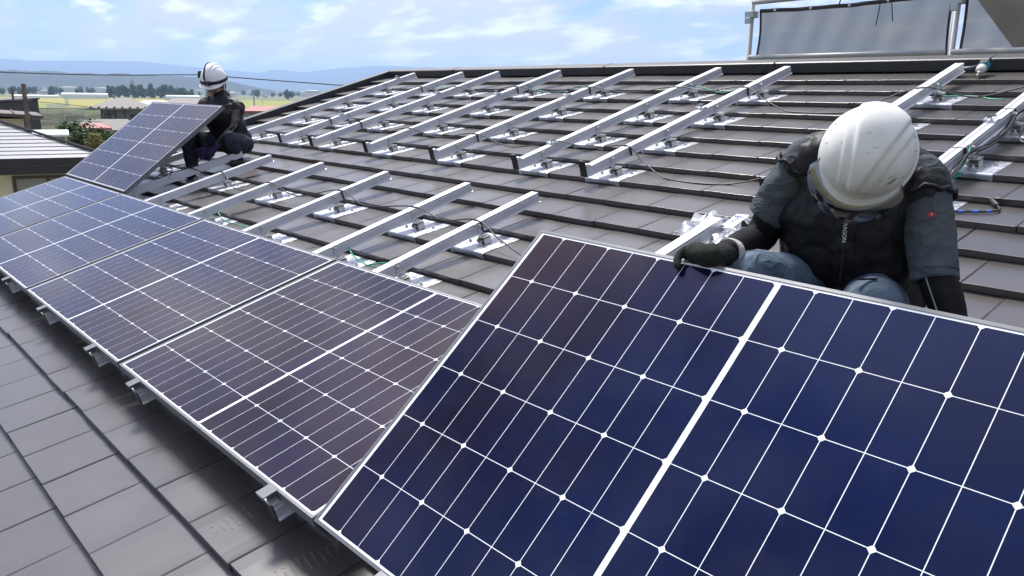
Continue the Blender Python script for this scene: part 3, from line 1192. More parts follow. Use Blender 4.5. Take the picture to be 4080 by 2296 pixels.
gl.smooth = True
glo = cloth('glove', rel(gl, base1), M_glove, w1, 0.0036, 2, ((0.03, 0.0025),))
cf = MB()
dcf = (wr - palm).normalized()
cf.tube([wr - dcf * 0.002, wr + dcf * 0.008, wr + dcf * 0.022], [0.0425, 0.0435, 0.0415], 28, True, 0.95)
cf.smooth = True
child(cf, 'glove_cuff', M_cuff, w1, base1)
# left hand behind the panel, resting on the tiles' rail
gl = MB()
wl_ = Vector(J1['wrL'])
dl = (wl_ - Vector(J1['elL'])).normalized()
limb(gl, [wl_, wl_ + dl * 0.05, wl_ + dl * 0.09], [0.032, 0.040, 0.038], 14, 5, 0.7)
for k in range(4):
    off = lateral = (Vector((1, 0.2, 0)) * (0.021 * (k - 1.5)))
    limb(gl, [wl_ + dl * 0.09 + off, wl_ + dl * (0.13 - 0.006 * abs(k - 1.5)) + off * 1.1, wl_ + dl * (0.155 - 0.008 * abs(k - 1.5)) + off * 1.1 + Vector((0, -0.02, 0.004))], [0.012, 0.011, 0.0095], 10, 4)
limb(gl, [wl_ + dl * 0.03 + Vector((-0.03, -0.01, 0)), wl_ + dl * 0.07 + Vector((-0.055, -0.02, 0)), wl_ + dl * 0.10 + Vector((-0.055, -0.035, 0))], [0.015, 0.013, 0.011], 10, 4)
cloth('glove', rel(gl, base1), M_glove, w1, 0.0045, 3, ())
# zip, label lettering, sleeve tag
front1 = (CAM - Vector(J1['chest'])).normalized()


def surf(o, base, p, d, off=0.002):
    """where a straight line through p along -d meets the garment"""
    dg = bpy.context.evaluated_depsgraph_get()
    ev = o.evaluated_get(dg)
    ok, hit, nrm, _ = ev.ray_cast(Vector(p) - base + d * 0.6, -d)
    return (hit + nrm * off, nrm) if ok else (Vector(p) - base + d * 0.16, d)


bpy.context.view_layer.update()
zp = [surf(vest1, base1, Vector((2.590, 1.18, 0.905)).lerp(Vector((2.604, 1.156, 0.668)), k / 14), front1, 0.0025)[0] for k in range(15)]
mb = MB()
mb.tube(zp, 0.0035, 6)
mb.build('zip', M_strap, vest1)
for dx in (-0.030, 0.030):
    mb = MB()
    lv = (Vector(J1['shL']) - Vector(J1['shR'])).normalized() * dx
    mb.tube([surf(vest1, base1, Vector((2.590, 1.18, 0.89)).lerp(Vector((2.604, 1.156, 0.68)), k / 12) + lv, front1, 0.0005)[0] for k in range(13)], 0.0016, 5)
    mb.build('placket_seam', M_vest, vest1)


def lettering(txt, size, material, name, parent, pos, right, up_, normal):
    c = bpy.data.curves.new(name, 'FONT')
    c.body = txt
    c.size = size
    c.extrude = 0.0003
    c.align_x = 'CENTER'
    c.align_y = 'CENTER'
    c.materials.append(material)
    tmp = bpy.data.objects.new('tmp_text', c)
    COL.objects.link(tmp)
    bpy.context.view_layer.update()
    me = bpy.data.meshes.new_from_object(tmp.evaluated_get(bpy.context.evaluated_depsgraph_get()))
    bpy.data.objects.remove(tmp)
    o = link(name, me, parent)
    right = Vector(right).normalized()
    n = Vector(normal).normalized()
    right = (right - n * right.dot(n)).normalized()
    up2 = n.cross(right)
    m = Matrix((right, up2, n)).transposed().to_4x4()
    m.translation = pos
    o.matrix_local = m
    return o


p_, n_ = surf(vest1, base1, (2.5965, 1.166, 0.822), front1, 0.006)
lettering('Z-DRAGON', 0.0150, M_white, 'vest_lettering', vest1, p_, (0.02, 0, -1), None, front1)
mb = MB()
pt = Vector((2.776, 1.262, 0.872)) - base1 + front1 * 0.030
mb.box((-0.008, -0.001, -0.005), (0.008, 0.001, 0.005), Matrix.Translation(pt) @ front1.to_track_quat('-Y', 'Z').to_matrix().to_4x4())
tg = mb.build('sleeve_tag', M_red, w1)
lettering('B', 0.008, M_white, 'tag_lettering', tg, pt + front1 * 0.0016, (0.8, 0.35, -0.15), None, front1)
# piping down the long black sleeves
for a_, b_, o_ in (('elR', 'wrR', Vector((0.0, -0.030, 0.030))), ('elL', 'wrL', Vector((-0.012, -0.046, 0.004)))):
    mb = MB()
    A_, B_ = Vector(J1[a_]), Vector(J1[b_])
    mb.tube([A_.lerp(B_, k / 8) - base1 + o_ * (1.06 - 0.22 * k / 8) for k in range(9)], 0.0022, 5)
    mb.build('sleeve_piping', M_seam, w1)
mb = MB()      # knee patch on the jeans
kn = Vector(J1['kneeL']) - base1
for k in range(1):
    dd = (CAM - Vector(J1['kneeL'])).normalized()
    mb.box((-0.030, -0.001, -0.006), (0.030, 0.001, 0.006), Matrix.Translation(kn + Vector((-0.02, -0.02, 0.081))) @ Euler((R(60), 0, R(55))).to_matrix().to_4x4())
mb.build('knee_patch', M_jeans2, w1)

# ---- the worker at the far panel
J2 = {'neck': (-4.054, 2.206, 1.118), 'should': (-4.045, 2.195, 1.030), 'nape': (-4.06, 2.215, 1.085), 'top': (-4.048, 2.20, 1.065), 'upper': (-4.01, 2.19, 0.965),
      'shR': (-4.215, 2.098, 1.035), 'shL': (-3.865, 2.285, 1.020), 'chest': (-3.985, 2.19, 0.900), 'belly': (-3.972, 2.21, 0.83), 'waist': (-3.967, 2.227, 0.765), 'hip': (-3.969, 2.273, 0.680),
      'elL': (-3.680, 2.16, 0.838), 'wrL': (-3.665, 1.965, 0.668), 'elR': (-4.145, 1.964, 0.80), 'wrR': (-3.800, 1.905, 0.650),
      'hipR': (-4.05, 2.24, 0.675), 'hipL': (-3.89, 2.33, 0.675), 'kneeR': (-4.02, 1.86, 0.72), 'kneeL': (-3.66, 2.10, 0.740), 'ankR': (-3.99, 1.86, 0.465), 'ankL': (-3.80, 2.22, 0.56)}
hc2 = Vector((-4.095, 2.165, 1.252))
tc2 = (CAM - hc2).normalized()
side2 = tc2.cross(Vector((0, 0, 1))).normalized()      # towards image left
fwd2 = (tc2 * 0.84 + side2 * 0.40 - Vector((0, 0, 0.35))).normalized()
up2_ = (Vector((0, 0, 1)) + tc2 * 0.30 + side2 * 0.16).normalized()
J2['skull'] = tuple(hc2 - up2_ * 0.055)
o2 = dict(label='worker in dark clothes and headlamp helmet crouching behind the propped panel', base=tuple(L(-4.0, 2.2, -0.16)), short_sleeves=False, jeans=M_jeans2, face=fwd2, up=up2_, footdir=(0.8, -0.7, -0.1),
          torso=[('hip', 0.170, 0.130), ('waist', 0.165, 0.125), ('belly', 0.172, 0.125), ('chest', 0.180, 0.125), ('upper', 0.180, 0.115), ('should', 0.155, 0.09), ('top', 0.09, 0.075), ('nape', 0.06, 0.058)], s=0.95)
w2, V2, PB2, AX2, vest2 = make_person(J2, o2)
base2 = Vector(o2['base'])
hel2 = helmet('helmet', hc2 - base2, fwd2, up2_, 0.116, 0.130, 0.145, M_helm2, w2)
X2, F2, U2 = AX2
for nm, pr_ in (('headlamp_strap', [(0.004, 0.004), (0.0075, 0.004), (0.005, 0.030), (0.001, 0.030)]),):
    mb = arc_strip(hc2, fwd2, up2_, 0.116, 0.130, 0, 360, pr_, 48)
    mb.v = []
    mb.f = []
    mb.mi = []
    mb.sm = []
    rings = []
    for k in range(49):
        ph = 2 * math.pi * k / 48
        rings.append([hc2 + X2 * ((0.116 + o_) * math.cos(ph)) + F2 * ((0.130 + o_) * math.sin(ph)) + U2 * dz for o_, dz in pr_])
    mb.loft(rings, False)
    child(mb, nm, M_strap, w2, base2)
mb = MB()
ov = []
for k in range(17):
    th = math.pi * k / 16
    ov.append(hc2 + X2 * 0.028 + F2 * (0.137 * math.cos(th)) + U2 * (0.158 * math.sin(th)))
mb.tube(ov, 0.012, 8, True, 0.3)
child(mb, 'headlamp_strap', M_strap, w2, base2)
mb = MB()
mb.box((-0.026, -0.012, -0.018), (0.026, 0.018, 0.018), Matrix.Translation(hc2 + F2 * 0.145 + U2 * 0.022 - X2 * 0.01) @ Matrix((X2, F2, U2)).transposed().to_4x4())
lampo = bevel(child(mb, 'headlamp', M_strap, w2, base2), 0.005)
mb = MB()
mb.tube([F2 * 0.160 + U2 * 0.022 - X2 * 0.01 + hc2 - base2, F2 * 0.168 + U2 * 0.022 - X2 * 0.01 + hc2 - base2], 0.013, 14)
mb.build('headlamp_lens', M_goggle, lampo)
gg2 = arc_strip(hc2, fwd2, up2_, 0.086, 0.098, 30, 150, [(0.0, -0.030), (0.006, -0.040), (0.004, -0.070)])
child(gg2, 'goggles', M_goggle, w2, base2)
br2 = arc_strip(hc2, fwd2, up2_, 0.116, 0.136, 25, 155, [(0.004, -0.006), (0.030, -0.022), (0.034, -0.028)])
bro = child(br2, 'helmet_brim', M_helm2, w2, base2)
bro.modifiers.new('thick', 'SOLIDIFY').thickness = 0.003
for sx in (-1, 1):
    mb = MB()
    mb.tube([hc2 + X2 * 0.098 * sx - U2 * 0.01, hc2 + X2 * 0.086 * sx + F2 * 0.02 - U2 * 0.09, hc2 + X2 * 0.03 * sx + F2 * 0.05 - U2 * 0.150], 0.006, 6, True, 0.4)
    child(mb, 'chin_strap', M_white, w2, base2)
for sd, dv in (('R', Vector((0.07, -0.035, -0.045))), ('L', Vector((-0.02, -0.06, -0.065)))):
    gl = MB()
    w_ = Vector(J2['wr' + sd])
    dn = dv.normalized()
    sidev = dn.cross(Vector((0.5, 0.2, 1))).normalized()
    limb(gl, [w_ - dn * 0.02, w_ + dn * 0.02, w_ + dn * 0.075], [0.036, 0.040, 0.042], 14, 5, 0.75)
    for k in range(4):
        of = sidev * (0.021 * (k - 1.5))
        limb(gl, [w_ + dn * 0.075 + of, w_ + dn * (0.105) + of, w_ + dn * (0.118 - 0.006 * abs(k - 1)) + of + Vector((-0.02, -0.005, -0.022))], [0.0125, 0.0115, 0.010], 10, 4)
    limb(gl, [w_ + dn * 0.03 + sidev * 0.035, w_ + dn * 0.06 + sidev * 0.058, w_ + dn * 0.09 + sidev * 0.052], [0.015, 0.013, 0.011], 10, 4)
    cloth('glove', rel(gl, base2), M_glove2, w2, 0.005, 3, ())
for sx in (0.0,):
    mb = MB()
    A_, B_, C_ = Vector(J2['shL']), Vector(J2['elL']), Vector(J2['wrL'])
    o_ = Vector((0.050, -0.012, 0.012))
    mb.tube([A_ + o_ + Vector((0, 0, 0.01)), A_.lerp(B_, 0.5) + o_, B_ + o_, B_.lerp(C_, 0.6) + o_ * 0.8], 0.003, 5)
    child(mb, 'sleeve_piping', M_seam, w2, base2)
mb = MB()
f2 = (CAM - Vector(J2['chest'])).normalized()
p_, n_ = surf(vest2, base2, (-3.96, 2.24, 0.985), f2, 0.003)
mb.box((-0.022, -0.002, -0.004), (0.022, 0.002, 0.004), Matrix.Translation(p_) @ f2.to_track_quat('-Y', 'Z').to_matrix().to_4x4())
mb.build('chest_tag', M_brown, vest2)
# ---------------------------------------------------------------- the plain, hills and air
M_ground = mat('plain_ground', (0.10, 0.13, 0.05), rough=0.95, col2=(0.20, 0.17, 0.09), vscale=0.02, coord='World', detail=8)
g = MB()
g.v += [Vector((x, y, GZ)) for x, y in ((-17000, -3000), (3000, -3000), (3000, 17000), (-17000, 17000))]
g.face((0, 1, 2, 3))
tag(g.build('ground', M_ground), kind='structure')


def field(az0, az1, d0, d1, c1, c2, z=0.05):
    m = mat('rice_field_%d' % len(MATS), c1, rough=0.9, col2=c2, vscale=0.035, coord='World', detail=6, stretch=(1, 0.25, 1), bump=0.0)
    mb = MB()
    n = 8
    for i in range(n + 1):
        a = az0 + (az1 - az0) * i / n
        for d in (d0, d1):
            mb.v.append(away(a, d, GZ + z))
    for i in range(n):
        mb.face((2 * i, 2 * i + 1, 2 * i + 3, 2 * i + 2))
    tag(mb.build('rice_field', m), kind='structure')


YG, GG, YY = (0.25, 0.25, 0.028), (0.13, 0.19, 0.022), (0.31, 0.26, 0.05)
field(-86, -77.6, 300, 620, GG, YG)
field(-77.4, -72.6, 300, 520, GG, (0.17, 0.21, 0.03))
field(-86, -76.6, 640, 1080, YY, YG, 0.06)
field(-76.4, -71.0, 540, 900, YG, YY, 0.07)
field(-76.4, -71.0, 915, 1120, YY, (0.24, 0.24, 0.05), 0.08)
field(-72.4, -66.4, 300, 520, GG, YG, 0.09)
field(-70.8, -55.0, 540, 1080, YG, (0.18, 0.21, 0.03), 0.10)
field(-66.2, -55.0, 300, 520, (0.15, 0.19, 0.03), YG, 0.11)

NEAR = [(-100, 0.013), (-83.36, 0.01518), (-79.76, 0.01746), (-79.0, 0.01833), (-78.11, 0.01726), (-77.48, 0.01806), (-76.7, 0.01792), (-76.19, 0.01611), (-75.11, 0.0171), (-74.57, 0.01578), (-74.24, 0.01539), (-74.07, 0.01677), (-73.29, 0.01789), (-72.85, 0.0165), (-71.78, 0.01588), (-69.74, 0.01561), (-68.86, 0.01486), (-67.0, 0.01142), (-65.35, 0.005), (-64.12, 0.00171), (-60, 0.0008)]
FAR = [(-110, 0.026), (-83.28, 0.02634), (-79.68, 0.02908), (-78.69, 0.02869), (-77.93, 0.02764), (-76.63, 0.02863), (-75.04, 0.02988), (-73.94, 0.02986), (-72.83, 0.03045), (-71.71, 0.03025), (-70.28, 0.02776), (-68.82, 0.02574), (-66.57, 0.02287), (-65.16, 0.02122), (-64.31, 0.025), (-63.42, 0.02468), (-62.65, 0.02329), (-62.02, 0.02324), (-61.61, 0.0248), (-60.78, 0.02652), (-59.95, 0.02824), (-58.44, 0.03077), (-57.42, 0.03228), (-54.14, 0.03166), (-45.59, 0.0325), (-37.16, 0.033), (-27.69, 0.033), (0, 0.03)]


def hills(name, prof, d0, dr, d1, material, nz, step):
    """a ridge of real depth: foot at d0, crest at dr, back at d1"""
    mb = MB()
    mb.smooth = True
    azs = []
    a = prof[0][0]
    while a <= prof[-1][0]:
        azs.append(a)
        a += step
    rows = 9
    for a in azs:
        for (x0, h0), (x1, h1) in zip(prof[:-1], prof[1:]):
            if x0 <= a <= x1:
                tn = h0 + (h1 - h0) * (a - x0) / (x1 - x0)
        top = CAM.z + tn * dr
        for k in range(rows):
            t = k / (rows - 1)
            d = d0 + (dr - d0) * t if k < rows - 1 else d1
            prof_t = t ** 1.25
            z = GZ + (top - GZ) * prof_t
            if 0 < k < rows - 1:
                p = away(a, d, 0)
                z -= abs(mnoise.noise(Vector((p.x, p.y, 0)) * nz)) * (top - GZ) * 0.28 * math.sin(t * math.pi) + 0
                if k == rows - 2:
                    z = top + 0
            if k == rows - 1:
                z = GZ - 2
            if k == 0:
                z = GZ - 0.5
            if k == rows - 2:
                d, z = dr, top + mnoise.noise(Vector((a * 9.0, 3.3, 0))) * (top - GZ) * 0.03
            mb.v.append(away(a, d, z))
    for i in range(len(azs) - 1):
        for k in range(rows - 1):
            q = i * rows + k
            mb.face((q, q + rows, q + rows + 1, q + 1))
    return tag(mb.build(name, material), kind='structure')


M_forest = mat('forest_hills', (0.010, 0.018, 0.016), rough=0.95, col2=(0.022, 0.036, 0.026), vscale=0.012, coord='World', detail=8)
M_mount = mat('mountains', (0.015, 0.025, 0.022), rough=0.95, col2=(0.025, 0.038, 0.030), vscale=0.002, coord='World', detail=6)
hills('hills', NEAR, 2700, 3400, 4600, M_forest, 0.0022, 0.12)
hills('mountains', FAR, 7600, 12000, 14500, M_mount, 0.0007, 0.18)

hz = MB()
hz.box((-16000, -2000, GZ - 1.0), (2000, 16000, 405))
mh = bpy.data.materials.new('haze')
mh.use_nodes = True
nt = mh.node_tree
nt.nodes.remove(nt.nodes['Principled BSDF'])
pv = nt.nodes.new('ShaderNodeVolumePrincipled')
pv.inputs['Color'].default_value = (0.46, 0.65, 1.0, 1)
pv.inputs['Density'].default_value = 1.25e-4
pv.inputs['Anisotropy'].default_value = 0.2
nt.links.new(pv.outputs[0], nt.nodes['Material Output'].inputs['Volume'])
tag(hz.build('haze', mh), 'thin pale blue haze over the plain and the far mountains', 'haze', kind='stuff')
# ---------------------------------------------------------------- neighbouring buildings, plants, poles
M_nroof = mat('pale_metal_roofing', (0.215, 0.22, 0.24), rough=0.42, metal=0.0, var=0.06, vscale=1.2)
M_fascia = mat('black_fascia', (0.012, 0.013, 0.016), rough=0.5)
M_wframe = mat('dark_window_frame', (0.05, 0.035, 0.028), rough=0.5)
M_pane = mat('window_pane', (0.05, 0.06, 0.07), rough=0.06, spec=0.6)
M_curtain = mat('lace_curtain', (0.30, 0.31, 0.30), rough=0.9, var=0.12, vscale=3, stretch=(14, 1, 1))
M_brownroof = mat('brown_roofing', (0.085, 0.062, 0.055), rough=0.6, var=0.15, vscale=2)
M_greyroof = mat('grey_brown_roofing', (0.16, 0.145, 0.135), rough=0.7, var=0.1, vscale=2)
M_redroof = mat('red_roofing', (0.28, 0.045, 0.040), rough=0.55, var=0.12, vscale=2)
M_darkwall = mat('dark_steel_siding', (0.035, 0.038, 0.045), rough=0.6, var=0.15, vscale=4, stretch=(6, 6, 0.2))
M_oldwall = mat('weathered_wall', (0.30, 0.29, 0.26), rough=0.9, var=0.15, vscale=1.5)
M_whitewall = mat('white_wall', (0.66, 0.66, 0.64), rough=0.85, var=0.06, vscale=0.6)
M_wood = mat('dark_timber', (0.06, 0.045, 0.035), rough=0.8)
M_conc = mat('pole_concrete', (0.30, 0.285, 0.27), rough=0.85, var=0.1, vscale=2)
M_rust = mat('rusty_steel_pole', (0.14, 0.10, 0.085), rough=0.8, var=0.25, vscale=3)
M_vinyl = mat('white_greenhouse_film', (0.72, 0.74, 0.76), rough=0.4, var=0.05, vscale=0.5)
M_wire = mat('power_line', (0.03, 0.035, 0.05), rough=0.5)


def at(az, d, z=0.0):
    """location on the plain and the rotation that turns a thing's face to the photographer's spot"""
    p = away(az, d, GZ + z)
    return p, (0, 0, R(-az))


def hip_roof(mb, x0, x1, y0, y1, z, h, rx=0.5, t=0.12):
    """hipped roof over a rectangle; rx = ridge share"""
    cx, cy = (x0 + x1) / 2, (y0 + y1) / 2
    r = (x1 - x0) / 2 * rx
    o = len(mb.v)
    mb.v += [Vector(p) for p in ((x0, y0, z), (x1, y0, z), (x1, y1, z), (x0, y1, z), (x0, y0, z - t), (x1, y0, z - t), (x1, y1, z - t), (x0, y1, z - t), (cx - r, cy, z + h), (cx + r, cy, z + h))]
    for q in ((0, 1, 9, 8), (1, 2, 9), (2, 3, 8, 9), (3, 0, 8), (4, 5, 1, 0), (5, 6, 2, 1), (6, 7, 3, 2), (7, 4, 0, 3), (7, 6, 5, 4)):
        mb.face([o + i for i in q])


def window(parent, x0, x1, z0, z1, y, fr=M_wframe, inner=M_curtain, mull=1, f=0.06):
    w = MB()
    w.box((x0, y - 0.05, z0), (x0 + f, y + 0.02, z1))
    w.box((x1 - f, y - 0.05, z0), (x1, y + 0.02, z1))
    w.box((x0 + f, y - 0.05, z1 - f), (x1 - f, y + 0.02, z1))
    w.box((x0 + f, y - 0.05, z0), (x1 - f, y + 0.02, z0 + f))
    for k in range(mull):
        cx = x0 + (x1 - x0) * (k + 1) / (mull + 1)
        w.box((cx - f / 2, y - 0.045, z0 + f), (cx + f / 2, y + 0.02, z1 - f))
    wo = w.build('window', fr, parent)
    p = MB()
    p.box((x0 + f, y - 0.015, z0 + f), (x1 - f, y - 0.005, z1 - f))
    p.build('pane', inner, wo)
    return wo


# -- near neighbour: horizontal-seam metal roof, snow guard, black fascia, cream wall
loc, rot = at(-78.2, 21.0)
n1 = thing('neighbour_house', 'cream house with pale seamed metal roof and snow guard, nearest at left', 'house', loc, rot)
EZ = 10.0 - 21.0 * 0.0725            # eave height over the plain
X0, X1 = -9.0, 1.35
rl = MB()
rise, dep = 1.72, 9.0
rows_ = 24
# courses of the roof slope facing us, each a lapped sheet with a proud front edge; the right side is a hip
roofp = link('roof', None, n1)
for k in range(rows_):
    y0, y1 = dep * 0.6 * k / rows_, dep * 0.6 * (k + 1) / rows_
    z0, z1 = EZ + rise * k / rows_, EZ + rise * (k + 1) / rows_
    xr0, xr1 = X1 - 5.2 * k / rows_, X1 - 5.2 * (k + 1) / rows_
    mb = MB()
    mb.v += [Vector(p) for p in ((X0, y0, z0 + 0.020), (xr0, y0, z0 + 0.020), (xr1, y1, z1 + 0.004), (X0, y1, z1 + 0.004), (X0, y0, z0 - 0.03), (xr0, y0, z0 - 0.03), (xr1, y1, z1 - 0.03), (X0, y1, z1 - 0.03))]
    for q in ((0, 1, 2, 3), (7, 6, 5, 4), (4, 5, 1, 0), (5, 6, 2, 1), (6, 7, 3, 2), (7, 4, 0, 3)):
        mb.face(q)
    mb.build('roof_sheet', M_nroof, roofp)
mb = MB()
mb.tube([(X1, 0, EZ + 0.06), (X1 - 5.2, dep * 0.6, EZ + rise + 0.05)], 0.035, 6)
mb.build('verge_trim', M_flash, roofp)
sg = MB()
sg.box((X0, 1.30, EZ + 0.50), (X1 - 2.2, 1.36, EZ + 0.60))
for k in range(9):
    sg.box((X1 - 2.6 - 1.75 * k, 1.26, EZ + 0.40), (X1 - 2.54 - 1.75 * k, 1.40, EZ + 0.63))
sg.build('snow_guard', M_fascia, n1)
mb = MB()
mb.box((X0, -0.06, EZ - 0.16), (X1 + 0.05, 0.0, EZ + 0.02))
mb.box((X0, 0.02, EZ - 0.34), (X1 - 0.05, 0.12, EZ - 0.17))
mb.build('fascia', M_fascia, n1)
mb = MB()
mb.box((X0, 0.65, 0), (0.9, dep - 0.6, EZ - 0.20))
mb.build('wall', M_render, n1)
mb = MB()
mb.box((X0, 0.12, EZ - 0.21), (X1 - 0.05, 0.66, EZ - 0.18))
mb.build('soffit', M_whitewall, n1)
window(n1, -0.62, 1.0 - 0.2, EZ - 2.1, EZ - 0.42, 0.66, mull=1, f=0.07)
window(n1, -4.6, -2.8, EZ - 2.1, EZ - 0.42, 0.66, mull=1, f=0.07)

# -- cream house with brown roof behind it, and the dark steel block
loc, rot = at(-80.3, 46)
n2 = thing('cream_house', 'cream house with overhanging brown roof beside the leaning steel pole', 'house', loc, rot)
ez = 10 - 46 * 0.030
mb = MB()
mb.box((-9, 0.5, 0), (1.15, 7, ez - 0.05))
mb.build('wall', M_render, n2)
mb = MB()
mb.poly_prism([(-9, ez + 0.75), (1.95, ez - 0.02), (1.95, ez + 0.12), (-9, ez + 0.92)], lambda p, t: (p[0], -0.7 if t == 0 else 6.5, p[1]))
ro = mb.build('roof', M_brownroof, n2)
for k in range(16):
    x = -8.5 + 0.66 * k
    m2 = MB()
    z = ez + 0.93 - 0.80 * (x + 9) / 10.95
    m2.box((x, -0.68, z - 0.01), (x + 0.05, 6.4, z + 0.05))
    m2.build('roof_batten', M_brownroof, ro)
window(n2, -3.0, -1.6, ez - 2.0, ez - 0.8, 0.5, inner=M_pane)

loc, rot = at(-80.0, 62)
n3 = thing('dark_steel_building', 'dark steel-clad block with mono-pitch top behind the cream house', 'building', loc, rot)
mb = MB()
mb.poly_prism([(-10, 0), (2.25, 0), (2.15, 9.28), (-10, 8.3)], lambda p, t: (p[0], 0 if t == 0 else 9, p[1]))
mb.build('wall', M_darkwall, n3)
mb = MB()
mb.poly_prism([(-10, 8.32), (2.25, 9.31), (2.25, 9.42), (-10, 8.43)], lambda p, t: (p[0], -0.15 if t == 0 else 9.2, p[1]))
mb.build('roof_edge', M_darkwall, n3)
for k in range(14):
    mb = MB()
    mb.box((-9.6 + 0.84 * k, -0.05, 0.2), (-9.55 + 0.84 * k, -0.004, 8.2 + 0.068 * k))
    mb.build('wall_rib', M_darkwall, n3)

# -- hip-roofed two-storey house
loc, rot = at(-73.45, 130)
n4 = thing('hip_roof_house', 'two-storey house with wide grey hipped roof above the bare frames', 'house', loc, rot)
ez = 10 - 130 * 0.0195
mb = MB()
mb.box((-2.9, 1.2, 0), (4.2, 8, ez))
mb.build('wall', M_oldwall, n4)
mb = MB()
hip_roof(mb, -4.6, 4.7, -0.2, 9.6, ez, 1.45, 0.12, 0.25)
mb.build('roof', M_greyroof, n4)
for x in (-2.75, -1.9, -1.0, 0.2):
    mb = MB()
    mb.box((x - 0.10, 0.2, 2.4), (x + 0.10, 0.4, ez - 0.2))
    mb.build('post', M_wood, n4)
window(n4, 0.9, 3.7, ez - 2.6, ez - 0.9, 1.2, fr=M_wood, inner=M_pane, mull=1, f=0.12)
window(n4, -2.4, -0.9, ez - 2.9, ez - 0.8, 1.2, fr=M_wood, inner=M_curtain, mull=1, f=0.12)
for k in range(9):
    mb = MB()
    mb.box((-4.2 + k, -0.1, ez + 0.08), (-3.9 + k, 0.1, ez + 0.22))
    mb.build('snow_stop', M_greyroof, n4)
mb = MB()
mb.box((-3.0, -2.6, 0), (4.0, 1.0, ez - 3.2))
hip_roof(mb, -3.6, 4.6, -3.2, 1.1, ez - 3.2, 0.8, 0.6, 0.2)
mb.build('porch', M_greyroof, n4)

# -- smaller roofs about it
def cottage(az, d, w, dp, eave, h, mroof, mwall, label, cat='house', rx=0.55):
    loc, rot = at(az, d)
    t = thing('small_house', label, cat, loc, rot)
    m = MB()
    m.box((-w / 2 + 0.5, 0.5, 0), (w / 2 - 0.5, dp - 0.5, eave))
    m.build('wall', mwall, t)
    m = MB()
    hip_roof(m, -w / 2, w / 2, 0, dp, eave, h, rx, 0.2)
    m.build('roof', mroof, t)
    window(t, -w / 4, w / 4, eave - 1.6, eave - 0.5, 0.5, inner=M_pane, f=0.1)
    return t


cottage(-75.25, 96, 3.6, 4, 6.1, 0.42, M_redroof, M_oldwall, 'small house with dull red roof in front of the hip-roofed house')
cottage(-74.4, 100, 7.5, 6, 5.7, 1.1, M_greyroof, M_whitewall, 'low house with pale grey roof at the foot of the hip-roofed house')
cottage(-71.6, 150, 6.5, 6, 7.55, 0.8, M_nroof, M_whitewall, 'house with light metal roof just right of the hip-roofed house')
cottage(-69.7, 170, 9.0, 8, 7.6, 1.0, M_brownroof, M_oldwall, 'house with brown tiled roof left of the far worker')
cottage(-64.95, 105, 5.2, 6, 7.75, 0.55, M_redroof, M_oldwall, 'house with bright red hipped roof right of the far worker')
cottage(-67.2, 140, 8.0, 7, 6.8, 0.9, M_greyroof, M_oldwall, 'grey-roofed house half hidden behind the far worker')
loc, rot = at(-77.4, 58)
sh = thing('garden_shed', 'small white-roofed shed with dark open front below the frames', 'shed', loc, rot)
mb = MB()
mb.box((-1.0, 0, 0), (-0.92, 1.6, 7.15))
mb.box((0.62, 0, 0), (0.70, 1.6, 7.15))
mb.box((-0.92, 1.52, 0), (0.62, 1.6, 7.15))
mb.box((-0.92, 0.0, 0), (0.62, 0.06, 6.0))
mb.build('wall', M_whitewall, sh)
mb = MB()
mb.poly_prism([(-0.3, 7.16), (1.8, 7.36), (1.8, 7.48), (-0.3, 7.28)], lambda p, t: (-1.15 if t == 0 else 0.85, p[0], p[1]))
mb.build('roof', M_vinyl, sh)

# -- netted crop frames between the shed and the fields
M_net = veil('pale_crop_net', (0.70, 0.70, 0.68), 0.45, (0.30, 0.31, 0.28))
for i, (az, d, wd, ln, h) in enumerate(((-77.2, 175, 9.5, 16, 5.9), (-75.3, 165, 8.0, 14, 5.7), (-76.3, 130, 8.5, 12, 5.6), (-76.2, 215, 14, 18, 5.6))):
    loc, rot = at(az, d)
    t = thing('netted_frame', ('greyish crop frame under pale netting beside the dark steel block', 'crop frame under pale netting left of the hip-roofed house', 'front crop frame with sagging pale net above the shed', 'rearmost netted crop frame at the edge of the rice')[i], 'crop frame', loc, rot, 'netted crop frames')
    for x in range(4):
        for y in (0, 3):
            px, py = -wd / 2 + wd * x / 3, ln * y / 3
            m = MB()
            m.tube([(px, py - 0.1, 0), (px, py - 0.1, h - 0.3)], 0.05, 5)
            m.build('post', M_steel, t)
    m = MB()
    rings = []
    for y in range(9):
        row = [(-wd / 2 - 0.3, ln * y / 8, h - 2.4)]
        row += [(-wd / 2 + wd * x / 12, ln * y / 8, h - 0.5 + 0.55 * abs(math.sin(math.pi * x / 6 + 0.4)) * (0.7 + 0.3 * math.sin(y * 1.9 + i)) + 0.10 * random.uniform(-1, 1)) for x in range(13)]
        row += [(wd / 2 + 0.3, ln * y / 8, h - 2.4)]
        if y == 0:
            rings.append([(p[0], p[1] - 0.1, h - 2.6) for p in row])
        rings.append(row)
    m.loft(rings, False, closed=False)
    m.build('net', M_net, t)

